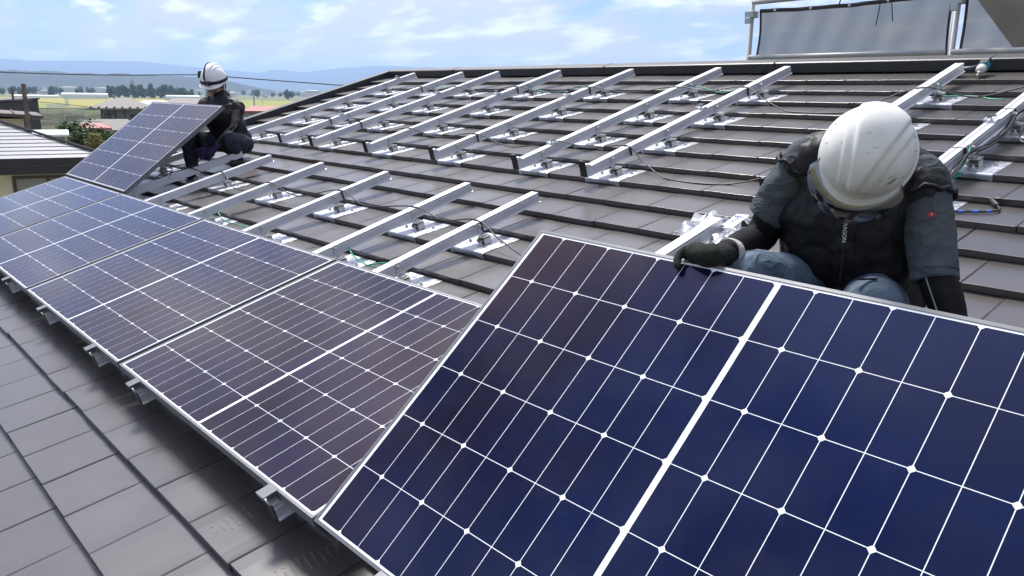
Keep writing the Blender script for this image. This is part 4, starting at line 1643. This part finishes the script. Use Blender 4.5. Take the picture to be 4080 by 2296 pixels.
# -- greenhouses and the school across the rice
def shed_long(name, az, d, w, h, label, cat, m_, z=0.0):
    loc, rot = at(az, d)
    t = thing(name, label, cat, loc, rot)
    mb = MB()
    n = 10
    rings = []
    for k in range(n + 1):
        a = math.pi * k / n
        rings.append([(-w / 2, 3 - 3 * math.cos(a), h * (0.45 + 0.55 * math.sin(a)) if 0 < k < n else 0), (w / 2, 3 - 3 * math.cos(a), h * (0.45 + 0.55 * math.sin(a)) if 0 < k < n else 0)])
    mb.loft(rings, False, closed=False)
    mb.build('film_cover', m_, t)
    mb = MB()
    for s_ in (-1, 1):
        mb.poly_prism([(3 - 3 * math.cos(math.pi * k / n), h * (0.45 + 0.55 * math.sin(math.pi * k / n)) if 0 < k < n else 0) for k in range(n + 1)], lambda p, tt: (s_ * (w / 2 - 0.05 * tt), p[0], p[1]))
    mb.build('end_wall', m_, t)
    for k in range(int(w / 6)):
        mb = MB()
        mb.box((-w / 2 + 3 + 6 * k, -0.06, 0), (-w / 2 + 3.2 + 6 * k, 0.0, h * 0.45))
        mb.build('rib', M_steel, t)


shed_long('greenhouse', -75.48, 1020, 45, 6.0, 'long white greenhouse at the middle of the far field edge', 'greenhouse', M_vinyl)
shed_long('greenhouse', -78.1, 1060, 44, 3.2, 'low white greenhouse at the left of the far field edge', 'greenhouse', M_vinyl)
shed_long('greenhouse', -69.9, 980, 34, 5.2, 'white greenhouse left of the far worker in the field', 'greenhouse', M_vinyl)
loc, rot = at(-77.35, 1900)
sc_ = thing('school', 'long pale public building with a stair tower across the plain', 'building', loc, rot)
mb = MB()
mb.box((-26, 0, 0), (24, 12, 9.5))
mb.box((-12, 2, 9.5), (-6, 9, 17))
mb.build('wall', M_whitewall, sc_)
for k in range(10):
    window(sc_, -24 + 4.8 * k, -21 + 4.8 * k, 5.5, 8, 0, inner=M_pane, f=0.3)

# -- far town: single small houses along the field edge and under the hills
tr = random.Random(5)
town = []
for v in range(3):
    m = MB()
    w, d, h = (9, 8, 5.5) if v == 0 else ((14, 9, 8) if v == 1 else (7, 7, 4))
    m.box((-w / 2, 0, 0), (w / 2, d, h))
    m.cur = 1
    hip_roof(m, -w / 2 - 0.6, w / 2 + 0.6, -0.6, d + 0.6, h, 2.0 if v != 1 else 0.5, 0.5, 0.3)
    town.append(m.mesh('town_house', [M_whitewall, (M_greyroof, M_whitewall, M_brownroof)[v]]))
for k in range(64):
    az = tr.uniform(-81, -58) if k % 3 else tr.uniform(-74.5, -70)
    dd = tr.uniform(1500, 2700)
    loc, rot = at(az, dd)
    o = link('town_house', town[k % 3], None, loc, (0, 0, rot[2] + tr.uniform(-0.6, 0.6)))
    sc2 = tr.uniform(0.9, 1.8)
    o.scale = (sc2, sc2, sc2)
    tag(o, 'tiny pale house of the distant town under the hills', 'house', 'houses of the distant town')

# -- trees: trunk, limbs, crown of small leaf faces in clumps
M_bark = mat('bark', (0.09, 0.07, 0.05), rough=0.9)


def leaf_mat(name, c1, c2):
    return mat(name, c1, rough=0.7, col2=c2, vscale=3.0, detail=3, spec=0.2)


M_leafA = leaf_mat('dark_conifer_leaves', (0.022, 0.045, 0.018), (0.05, 0.085, 0.03))
M_leafB = leaf_mat('broad_leaves', (0.04, 0.075, 0.02), (0.085, 0.13, 0.04))
M_leafC = leaf_mat('yellowing_leaves', (0.16, 0.15, 0.04), (0.24, 0.21, 0.07))


def tree_meshes(seed, h, rw, leaf, nleaf, conical, mleaf, zlo=0.12):
    rg = random.Random(seed)
    tk = MB()
    tk.tube([(0, 0, 0), (0.02 * h, 0.01 * h, 0.4 * h), (0.0, 0.0, 0.85 * h)], [0.035 * h, 0.022 * h, 0.006 * h], 7)
    for k in range(5):
        a, z = rg.uniform(0, 6.28), h * rg.uniform(0.35, 0.7)
        tk.tube([(0, 0, z), (0.5 * rw * math.cos(a), 0.5 * rw * math.sin(a), z + 0.14 * h)], [0.012 * h, 0.004 * h], 5)
    cr = MB()
    clumps = []
    for k in range(22):
        z = rg.uniform(zlo, 0.97)
        rr = rw * ((1.05 - z) if conical else math.sqrt(max(0.05, 1 - ((z - (1 + zlo) / 2) / ((1 - zlo) / 2 + 0.05)) ** 2)))
        a, q = rg.uniform(0, 6.28), rg.uniform(0.3, 0.85)
        clumps.append((rr * q * math.cos(a), rr * q * math.sin(a), z * h, rw * rg.uniform(0.30, 0.48)))
    for k in range(nleaf):
        c = rg.choice(clumps)
        d = Vector((rg.gauss(0, 1), rg.gauss(0, 1), rg.gauss(0, 0.8))).normalized() * c[3] * rg.uniform(0.4, 1.05)
        p = Vector(c[:3]) + d
        n = (d.normalized() + Vector((rg.uniform(-1, 1), rg.uniform(-1, 1), rg.uniform(-0.3, 1))) * 0.8).normalized()
        s_ = n.cross(Vector((0.3, 0.2, 1))).normalized() * leaf * rg.uniform(0.6, 1.2)
        t_ = n.cross(s_).normalized() * leaf * rg.uniform(0.6, 1.2)
        o = len(cr.v)
        cr.v += [p - s_, p - t_ * 0.7, p + s_, p + t_]
        cr.face((o, o + 1, o + 2, o + 3))
    return tk.mesh('trunk', M_bark), cr.mesh('crown', mleaf)


TM = [tree_meshes(1, 12, 4.4, 0.62, 1500, True, M_leafA), tree_meshes(2, 12, 5.0, 0.62, 1500, False, M_leafB), tree_meshes(3, 11, 5.0, 0.62, 1500, False, M_leafA)]


def put_tree(az, d, k, sc3, label, group, z=0.0, name='tree'):
    loc, rot = at(az, d, z)
    t = thing(name, label, 'tree', loc, (0, 0, random.uniform(0, 6.28)), group)
    t.scale = (sc3, sc3, sc3 * random.uniform(0.9, 1.15))
    link('trunk', TM[k][0], t)
    link('crown', TM[k][1], t)


tr = random.Random(21)
for k in range(22):
    put_tree(-74.1 + 0.20 * k + tr.uniform(-0.08, 0.08), 1130 + tr.uniform(-15, 60), (0, 2, 1)[k % 3], tr.uniform(0.85, 1.35), 'dark tree of the grove behind the hip-roofed house', 'dark grove beyond the rice fields')
for k in range(4):
    put_tree(-70.0 + 0.22 * k, 1080 + 30 * k, k % 3, tr.uniform(0.8, 1.1), 'dark tree of the clump right of the grove, left of the far worker', 'tree clump left of the far worker')
for k in range(60):
    az = tr.uniform(-81, -58)
    if -74.2 < az < -69.0:
        az -= 6.0
    put_tree(az, tr.uniform(1150, 2300), k % 3, tr.uniform(0.7, 1.2), 'tree of the loose belt between the fields and the town', 'tree belt between the fields and the town')


def bush(az, d, h, rw, nleaf, leaf, ml, label, z0=0.0):
    loc, rot = at(az, d, z0)
    t = thing('shrub', label, 'shrub', loc, rot)
    rg = random.Random(int(h * 100))
    tk, cr = tree_meshes(int(h * 977), h, rw, leaf, nleaf, False, ml, 0.60)
    link('trunk', tk, t)
    link('crown', cr, t)


bush(-76.1, 62, 7.7, 1.7, 3200, 0.13, M_leafB, 'dense green shrub beside the small shed')
bush(-75.55, 60, 7.1, 1.0, 1500, 0.10, M_leafA, 'darker green shrub right beside the dense one')
bush(-74.95, 58, 7.35, 1.0, 1900, 0.09, M_leafC, 'yellowing tall weeds in front of the low grey-roofed house')
bush(-76.9, 70, 6.6, 1.3, 1200, 0.12, M_leafC, 'dry yellowish bush behind the small shed')
bush(-74.3, 66, 7.0, 1.4, 1500, 0.11, M_leafB, 'green shrub behind the yellowing weeds')

# -- poles and lines
def pole(az, d, zt, m_, label, lean=0.0, r=0.14, arm=True):
    loc, rot = at(az, d)
    t = thing('utility_pole', label, 'pole', loc, rot)
    mb = MB()
    mb.tube([(0, 0, 0), (lean * zt, 0, zt)], [r, r * 0.75], 10)
    mb.build('mast', m_, t)
    if arm:
        mb = MB()
        mb.box((-0.55 + lean * zt, -0.2, zt - 0.75), (0.25 + lean * zt, -0.12, zt - 0.68))
        mb.tube([(-0.45 + lean * zt, -0.16, zt - 0.68), (-0.45 + lean * zt, -0.16, zt - 0.2)], 0.05, 6)
        mb.build('cross_arm', M_rust, t)
    return t


pole(-78.62, 43, 10.2, M_rust, 'rusty steel pole in front of the dark steel block', -0.004, 0.12)
pole(-73.86, 150, 10.35, M_conc, 'concrete pole just left of the hip-roofed house roof', 0.0, 0.16)
pole(-65.55, 210, 9.1, M_conc, 'concrete pole in the field right of the far worker', 0.0, 0.16, False)
pole(-72.75, 200, 12.3, M_rust, 'thin mast rising behind the hip-roofed house', 0.0, 0.06)


def line(pts, r, label):
    mb = MB()
    mb.tube(catmull(pts, 8), r, 5)
    tag(mb.build('power_line', M_wire), label, 'power line')


def ln_pt(az, d, tn):
    return away(az, d, CAM.z + tn * d)


line([ln_pt(-84, 44, 0.0175), ln_pt(-79.77, 42, 0.01575), ln_pt(-74.57, 40, 0.01526), ln_pt(-68.79, 39, 0.01783)], 0.022, 'dark power line crossing the sky left of the far worker')
line([ln_pt(-68.79, 39, 0.01783), ln_pt(-67.14, 39, 0.01612), ln_pt(-61.68, 40, 0.0108), ln_pt(-59.0, 41, 0.0092), ln_pt(-52.0, 44, 0.012)], 0.022, 'dark power line running from the far worker to the gable edge')
mb = MB()
for k in range(4):
    p = ln_pt(-68.79, 39, 0.01783)
    mb.tube([p + Vector((0.12 * k - 0.2, 0, -0.12)), p + Vector((0.12 * k - 0.1, 0, 0.16))], 0.035, 6)
tag(mb.build('line_splice', M_wire), 'dark splice on the power line beside the helmet of the far worker', 'splice')
line([ln_pt(-79.5, 90, -0.0118), ln_pt(-77, 95, -0.0150), ln_pt(-75.0, 100, -0.0190)], 0.03, 'upper thin line sagging across the yellow rice field')
line([ln_pt(-78.4, 70, -0.0200), ln_pt(-76.5, 80, -0.0200), ln_pt(-75.0, 90, -0.0215)], 0.03, 'lower thin line across the near rice field')
line([ln_pt(-78.4, 60, -0.0310), ln_pt(-76.5, 66, -0.0330), ln_pt(-74.7, 70, -0.0340)], 0.02, 'thin line strung low across the netted frames')
loc, rot = at(-63.9, 560)
gt = thing('field_frame', 'thin white frame standing in the field near the gable edge', 'frame', loc, rot)
mb = MB()
for x in (-11, 11):
    mb.tube([(x, 0, 0), (x, 0, 5)], 0.12, 5)
mb.tube([(-11, 0, 5), (11, 0, 5)], 0.12, 5)
mb.build('goal', M_conc, gt)
# ---------------------------------------------------------------- scaffold beyond the ridge
M_pipe = mat('scaffold_pipe', (0.36, 0.39, 0.41), rough=0.5, metal=0.4, col2=(0.46, 0.45, 0.40), vscale=9, stretch=(1, 1, 1))
M_coup = mat('coupler_steel', (0.45, 0.50, 0.53), rough=0.5, metal=0.5)
M_sheet = veil('grey_scaffold_mesh', (0.62, 0.61, 0.60), 0.66, (0.30, 0.29, 0.28))
M_hem = mat('sheet_hem', (0.05, 0.045, 0.043), rough=0.9)
M_gromm = mat('grommet', (0.75, 0.76, 0.74), rough=0.4, metal=0.4)
M_cord = mat('navy_cord', (0.012, 0.014, 0.03), rough=0.8)
sf = thing('scaffold', 'galvanised pipe scaffold standing behind the ridge at right', 'scaffold', (0, 6.0, GZ))
zz = -GZ
for x in (-0.84, 0.975, 2.78):
    mb = MB()
    mb.smooth = True
    mb.tube([(x, 0, 0), (x, 0, zz + 3.6)], 0.0245, 14)
    mb.build('standard', M_pipe, sf)
    for z_ in (zz + 1.93, zz + 2.45):
        mb = MB()
        mb.box((x - 0.045, -0.05, z_ - 0.03), (x + 0.045, 0.05, z_ + 0.03))
        mb.box((x - 0.025, -0.075, z_ - 0.085), (x + 0.03, -0.045, z_ - 0.03))
        bevel(mb.build('coupler', M_coup, sf), 0.006)
for z_, y in ((zz + 1.54, -0.05), (zz + 2.01, -0.055)):
    for x0, x1 in ((-0.80, 0.945), (1.0, 2.75)):
        mb = MB()
        mb.smooth = True
        dz = 0.0
        mb.tube([(x0, y, z_ + (0.02 if z_ > zz + 1.9 else 0)), (x1, y, z_ + dz + (0.05 if z_ > zz + 1.9 else 0))], 0.0225, 12)
        mb.build('ledger', M_pipe, sf)


def sheet(x0, x1, label, fold):
    t = thing('scaffold_sheet', label, 'sheet', (0, 6.035, GZ), (0, 0, 0), 'scaffold mesh sheets')
    NX, NZ = 40, 16
    rings = []
    for j in range(NZ + 1):
        z_ = zz + 0.55 + (1.965 - 0.55) * j / NZ
        row = []
        for i in range(NX + 1):
            s_ = i / NX
            sag = 0.022 * math.sin(s_ * math.pi) * (j / NZ)
            row.append((x0 + (x1 - x0) * s_, 0.016 * math.sin(s_ * 23 + j * 0.55) * (1 - j / NZ * 0.4) + 0.010 * math.sin(s_ * 41 - j * 0.8) + 0.02 * mnoise.noise(Vector((s_ * 4, j * 0.2, fold))), z_ - sag + 0.035 * s_ * (j / NZ)))
        rings.append(row)
    m = MB()
    m.smooth = True
    m.loft(rings, False, closed=False)
    m.build('mesh_cloth', M_sheet, t)
    for side in ('top', 'left', 'right'):
        m = MB()
        if side == 'top':
            pts = [Vector(p) + Vector((0, -0.006, 0)) for p in rings[-1]]
            m.loft([[p + Vector((0, 0, -0.022)), p + Vector((0, -0.004, 0)), p + Vector((0, 0, 0.012))] for p in pts], False, closed=False)
        else:
            i = 0 if side == 'left' else NX
            sg_ = 1 if side == 'left' else -1
            m.loft([[Vector(r[i]) + Vector((-0.002, -0.007, 0)), Vector(r[i]) + Vector((0.020 * sg_, -0.007, 0))] for r in rings], False, closed=False)
        m.build('hem', M_hem, t)
    for k in range(5):
        i = int(NX * (k + 0.5) / 5)
        p = Vector(rings[-1][i]) + Vector((0, -0.016, -0.004))
        m = MB()
        m.tube([p, p + Vector((0, -0.006, 0))], 0.011, 12)
        m.build('grommet', M_gromm, t)
    return t, rings


s1, rg1 = sheet(-0.775, 0.935, 'grey translucent mesh sheet left of the second scaffold pole', 0.3)
s2, rg2 = sheet(1.02, 2.74, 'grey translucent mesh sheet at the right picture edge', 4.1)
# a folded-over brown flap on the right sheet
m = MB()
m.v += [Vector(p) for p in ((1.06, -0.03, zz + 1.985), (2.7, -0.04, zz + 2.0), (2.7, -0.05, zz + 0.7), (1.95, -0.04, zz + 0.9))]
m.face((0, 3, 2, 1))
fl = m.build('folded_flap', veil('brown_mesh', (0.75, 0.71, 0.65), 0.45, (0.34, 0.31, 0.27)), s2)
fl.modifiers.new('thick', 'SOLIDIFY').thickness = 0.002
# knotted cord
m = MB()
k0 = Vector((0.42, 5.98, 1.975))
m.tube(catmull([k0 + Vector((-0.06, 0, -0.20)), k0 + Vector((-0.045, 0, -0.05)), k0 + Vector((-0.04, -0.01, 0.015)), k0 + Vector((0.0, -0.015, 0.02)), k0 + Vector((0.04, -0.01, 0.015)), k0 + Vector((0.055, 0, -0.06)), k0 + Vector((0.075, 0, -0.18))], 5), 0.004, 6)
tag(m.build('tie_cord', M_cord), 'dark cord tied in a bow on the hem of the scaffold sheet', 'cord')
m = MB()
k0 = Vector((0.04, 5.94, 1.965))
m.tube(catmull([k0 + Vector((0, 0, -0.015)), k0 + Vector((0.012, -0.01, 0.02)), k0 + Vector((0, -0.035, 0.06)), k0 + Vector((-0.006, 0.02, 0.10)), k0 + Vector((0, 0.03, 0.05)), k0 + Vector((0, 0, 0))], 5), 0.004, 6)
tag(m.build('tie_cord', M_cord), 'dark cord looped round the upper scaffold pipe', 'cord')

# ---------------------------------------------------------------- cables on the roof
ZR = -0.0335            # on top of a rail


def cable(pts, r, material, label, name='cable', cat='cable', per=6, n=7):
    mb = MB()
    mb.smooth = True
    path = []
    for p in catmull(pts, per):
        k = math.floor((p.y - V0) / TL)
        floor_w = LIP_W - 0.116 * (p.y - V0 - TL * k) + r * 1.05          # never below the tile it lies on
        path.append(L(p.x, p.y, max(p.z, floor_w)))
    mb.tube(path, r, n)
    return tag(mb.build(name, material), label, cat)


SW = -0.125             # sagging between rails, above the tiles
cable([(-3.98, 4.33, SW), (-3.85, 4.40, -0.06), (-3.73, 4.44, ZR), (-3.42, 4.41, -0.07), (-3.1165, 4.43, ZR), (-2.65, 4.40, -0.08), (-2.197, 4.44, ZR), (-1.75, 4.38, -0.07), (-1.2775, 4.44, ZR), (-0.80, 4.40, -0.07), (-0.358, 4.445, ZR),
       (-0.05, 4.43, -0.06), (0.255, 4.45, ZR), (0.45, 4.36, -0.09), (0.70, 4.26, -0.15), (0.95, 4.24, -0.165), (1.15, 4.29, -0.14), (1.481, 4.44, ZR), (1.80, 4.41, -0.08), (2.094, 4.48, ZR), (2.3, 4.45, -0.1)], 0.0040, M_cable,
      'uppermost black cable slung across the bare rails below the ridge')
cable([(-4.15, 3.10, SW), (-3.95, 3.18, -0.10), (-3.73, 3.275, ZR), (-3.45, 3.23, -0.07), (-3.1165, 3.25, ZR), (-2.65, 3.17, -0.09), (-2.197, 3.17, ZR), (-1.75, 3.13, -0.08), (-1.2775, 3.145, ZR), (-0.80, 3.08, -0.09), (-0.358, 3.115, ZR), (-0.06, 3.10, -0.06),
       (0.255, 3.125, ZR), (0.42, 3.06, -0.10), (0.66, 2.96, -0.155), (0.88, 2.93, -0.165), (1.10, 2.97, -0.155), (1.32, 3.10, -0.12), (1.481, 3.20, ZR), (1.7, 3.2, -0.1)], 0.0042, M_cable,
      'middle black cable slung across the lower ends of the upper rails')
cable([(-4.05, 1.84, -0.10), (-3.88, 1.80, -0.10), (-3.73, 1.81, ZR), (-3.45, 1.86, -0.09), (-3.1165, 1.85, ZR), (-2.75, 1.76, -0.10), (-2.45, 1.76, -0.10), (-2.197, 1.83, ZR), (-1.75, 1.81, -0.09), (-1.2775, 1.91, ZR), (-0.90, 1.86, -0.085), (-0.358, 1.875, ZR),
       (-0.05, 1.85, -0.07), (0.255, 1.86, ZR), (0.50, 1.80, -0.09), (0.85, 1.72, -0.14), (1.2, 1.66, -0.15)], 0.0042, M_cable,
      'lowest black cable running over the rails from the far worker')
for i, (pts, lab) in enumerate((
        ([(-2.162, 1.375, -0.085), (-2.06, 1.345, -0.10), (-1.93, 1.33, -0.125), (-1.80, 1.34, -0.125), (-1.62, 1.33, -0.12), (-1.50, 1.34, -0.125)], 'green earth wire on the fourth lower rail from the gable'),
        ([(-0.325, 1.375, -0.085), (-0.24, 1.345, -0.11), (-0.09, 1.325, -0.125), (0.0, 1.33, -0.125), (0.085, 1.345, -0.12), (0.09, 1.375, -0.12), (0.02, 1.375, -0.12), (-0.03, 1.35, -0.12), (-0.07, 1.31, -0.12)], 'green earth wire coiled by the lower rail nearest the worker'),
        ([(-2.162, 4.61, -0.085), (-1.97, 4.53, -0.10), (-1.76, 4.49, -0.10), (-1.59, 4.475, -0.08), (-1.50, 4.54, -0.06), (-1.31, 4.56, -0.05)], 'green earth wire below the ridge between fourth and fifth upper rails'),
        ([(-0.325, 4.64, -0.085), (-0.21, 4.61, -0.09), (-0.01, 4.53, -0.10), (0.10, 4.55, -0.09), (0.215, 4.58, -0.08)], 'green earth wire below the ridge between sixth and seventh upper rails'),
        ([(-3.70, 4.64, -0.085), (-3.49, 4.60, -0.10), (-3.16, 4.58, -0.09)], 'green earth wire below the ridge near the gable edge'),
        ([(1.515, 4.66, -0.085), (1.56, 4.57, -0.12), (1.65, 4.57, -0.12), (1.76, 4.56, -0.12), (1.86, 4.51, -0.12), (1.93, 4.50, -0.12)], 'green earth wire below the ridge by the power driver'))):
    cable(pts, 0.0042, M_green, lab, 'earth_wire', 'wire')
tz = random.Random(4)
for k in range(5):
    du, dw = tz.uniform(-0.012, 0.02), tz.uniform(-0.02, 0.02)
    cable([(2.165 + du, 2.95, -0.10 + dw), (2.150 + du, 3.25, -0.075 + dw), (2.142 + du * 0.4, 3.42, -0.062 + dw * 0.4), (2.150 + du, 3.62, -0.085 + dw), (2.148 + du, 3.85, -0.09 + dw), (2.140 + du * 0.4, 4.06, -0.06 + dw * 0.4), (2.19 + du, 4.22, -0.055 + dw), (2.30 + du, 4.40, -0.07 + dw), (2.5, 4.5, -0.1)], 0.0046, M_cable,
          'black cable of the bundle tied along the rightmost upper rail')
    for o_ in [o for o in COL.objects if o.name.startswith('cable') and o.get('label', '').startswith('black cable of the bundle')]:
        o_['group'] = 'cable bundle on the rightmost rail'
cable([(2.135, 3.46, -0.05), (2.145, 3.36, -0.10), (2.13, 3.28, -0.12), (2.16, 3.30, -0.12), (2.12, 3.20, -0.14), (2.11, 3.14, -0.15)], 0.0042, M_green, 'green earth wire knotted on the rightmost cable bundle', 'earth_wire', 'wire')
cable([(2.30, 4.36, -0.10), (2.22, 4.15, -0.12), (2.19, 3.98, -0.13), (2.22, 3.88, -0.15), (2.32, 3.84, -0.155)], 0.006, M_cable, 'grey looped cable hanging off the rightmost rail')
pc = thing('plug_cable', 'short black lead with blue bands and a plug lying on the tiles', 'cable', L(2.35, 2.95, -0.16))
b_ = L(2.35, 2.95, -0.16)
cpts = catmull([L(*p) - b_ for p in ((2.16, 2.88, -0.143), (2.28, 2.905, -0.145), (2.345, 2.93, -0.148), (2.40, 2.958, -0.152), (2.428, 2.995, -0.156), (2.405, 3.045, -0.158))], 6)
m = MB()
m.smooth = True
m.tube(cpts, 0.0055, 8)
m.build('lead', M_cable, pc)
M_blue = mat('blue_tape', (0.03, 0.16, 0.55), rough=0.5)
for i in (7, 12, 17):
    m = MB()
    m.tube([cpts[i], cpts[i + 1], cpts[i + 2]], 0.0066, 8)
    m.build('blue_band', M_blue, pc)
m = MB()
m.tube([cpts[-1], cpts[-1].lerp(L(2.362, 3.094, -0.16) - b_, 0.5), L(2.362, 3.090, -0.150) - b_], [0.010, 0.013, 0.011], 10)
m.build('plug', M_black, pc)
# tangle of module leads by the far worker's hands
for i, pts in enumerate((
        [(-4.10, 1.78, -0.06), (-3.98, 1.72, -0.02), (-3.85, 1.76, 0.0), (-3.80, 1.86, -0.02), (-3.90, 1.90, -0.04), (-4.02, 1.84, -0.06)],
        [(-3.95, 1.70, -0.05), (-3.80, 1.68, -0.03), (-3.70, 1.76, -0.02), (-3.66, 1.88, 0.01), (-3.60, 1.97, 0.06)],
        [(-4.15, 1.66, -0.09), (-4.0, 1.62, -0.05), (-3.82, 1.66, -0.02), (-3.70, 1.60, -0.05)])):
    cable(pts, 0.0046, M_cable, ('coiled black panel lead under the far worker hands', 'black panel lead rising into the far worker glove', 'black panel lead lying below the far worker on the rail')[i], 'panel_lead', 'cable')

# ---------------------------------------------------------------- power driver, plastic bag, junction piece
M_teal = mat('teal_tool_plastic', (0.02, 0.20, 0.26), rough=0.45)
M_greyp = mat('grey_tool_plastic', (0.05, 0.055, 0.06), rough=0.5)
M_nose = mat('pale_tool_nose', (0.55, 0.53, 0.46), rough=0.5)
dr = thing('power_driver', 'teal cordless impact driver lying by the ridge at the eighth rail', 'power tool', L(1.56, 5.14, -0.125), (SL, 0, R(12)))
m = MB()
m.smooth = True
m.tube([(0.02, 0.11, 0.02), (0.02, 0.09, 0.02), (0.015, 0.03, 0.02), (0.012, 0.0, 0.02)], [0.020, 0.032, 0.036, 0.032], 14)
body_ = m.build('motor_housing', M_teal, dr)
m = MB()
m.box((-0.008, 0.015, 0.045), (0.040, 0.10, 0.058))
bevel(m.build('top_cover', M_greyp, dr), 0.006)
m = MB()
m.smooth = True
m.tube([(0.012, 0.0, 0.02), (0.010, -0.035, 0.018), (0.008, -0.06, 0.016)], [0.031, 0.029, 0.018], 14)
m.build('nose', M_nose, dr)
m = MB()
m.tube([(0.008, -0.06, 0.016), (0.007, -0.085, 0.012)], 0.010, 10)
m.tube([(0.007, -0.085, 0.012), (0.004, -0.125, 0.006)], 0.0045, 6)
m.build('bit', M_steel, dr)
m = MB()
m.smooth = True
m.tube([(0.0, 0.055, 0.012), (-0.06, 0.05, 0.004), (-0.115, 0.035, 0.0)], [0.022, 0.019, 0.022], 12)
m.build('grip', M_greyp, dr)
m = MB()
m.box((-0.175, -0.015, -0.022), (-0.105, 0.085, 0.030))
bevel(m.build('battery', M_black, dr), 0.008)

bg = thing('plastic_bag', 'clear plastic bag with blue-violet print tucked under the rail by the worker', 'bag', L(1.45, 2.30, -0.13), ROT)
M_film = smoky('clear_plastic_film', (0.92, 0.94, 0.96), 0.55, 0.18)
m = MB()
m.smooth = True
gx, gy = 16, 10
rings = []
for j in range(gy + 1):
    row = []
    for i in range(gx + 1):
        x_, y_ = -0.17 + 0.30 * i / gx, -0.13 + 0.28 * j / gy
        row.append((x_ + 0.02 * mnoise.noise(Vector((i * 0.4, j * 0.4, 9))), y_ + 0.02 * mnoise.noise(Vector((i * 0.4, j * 0.4, 3))), 0.035 + 0.045 * mnoise.noise(Vector((i * 0.33, j * 0.45, 1.3))) + 0.012 * mnoise.noise(Vector((i * 1.1, j * 1.2, 5))) - (0.06 if abs(x_ - 0.03) < 0.04 else 0)))
    rings.append(row)
m.loft(rings, False, closed=False)
m.build('film', M_film, bg)
M_print = mat('blue_violet_print', (0.16, 0.17, 0.42), rough=0.6)
m = MB()
m.v += [Vector(p) for p in ((0.045, -0.02, 0.050), (0.125, -0.01, 0.062), (0.135, 0.11, 0.075), (0.065, 0.115, 0.070))]
m.face((0, 1, 2, 3))
pl = m.build('printed_label', M_white, bg)
pl.modifiers.new('thick', 'SOLIDIFY').thickness = 0.0008
lettering('-30', 0.045, M_print, 'label_print', pl, Vector((0.088, 0.045, 0.0665)), (0.55, 0.83, 0.1), None, (-0.12, -0.1, 1))
for k in range(5):
    m = MB()
    m.box((0.070 + 0.011 * k, 0.082, 0.0705), (0.077 + 0.011 * k, 0.098, 0.0712))
    m.build('label_print', M_print, pl)
for k in range(4):
    m = MB()
    m.box((0.056 + 0.013 * k, -0.006, 0.0560), (0.064 + 0.013 * k, 0.010, 0.0567))
    m.build('label_print', M_print, pl)
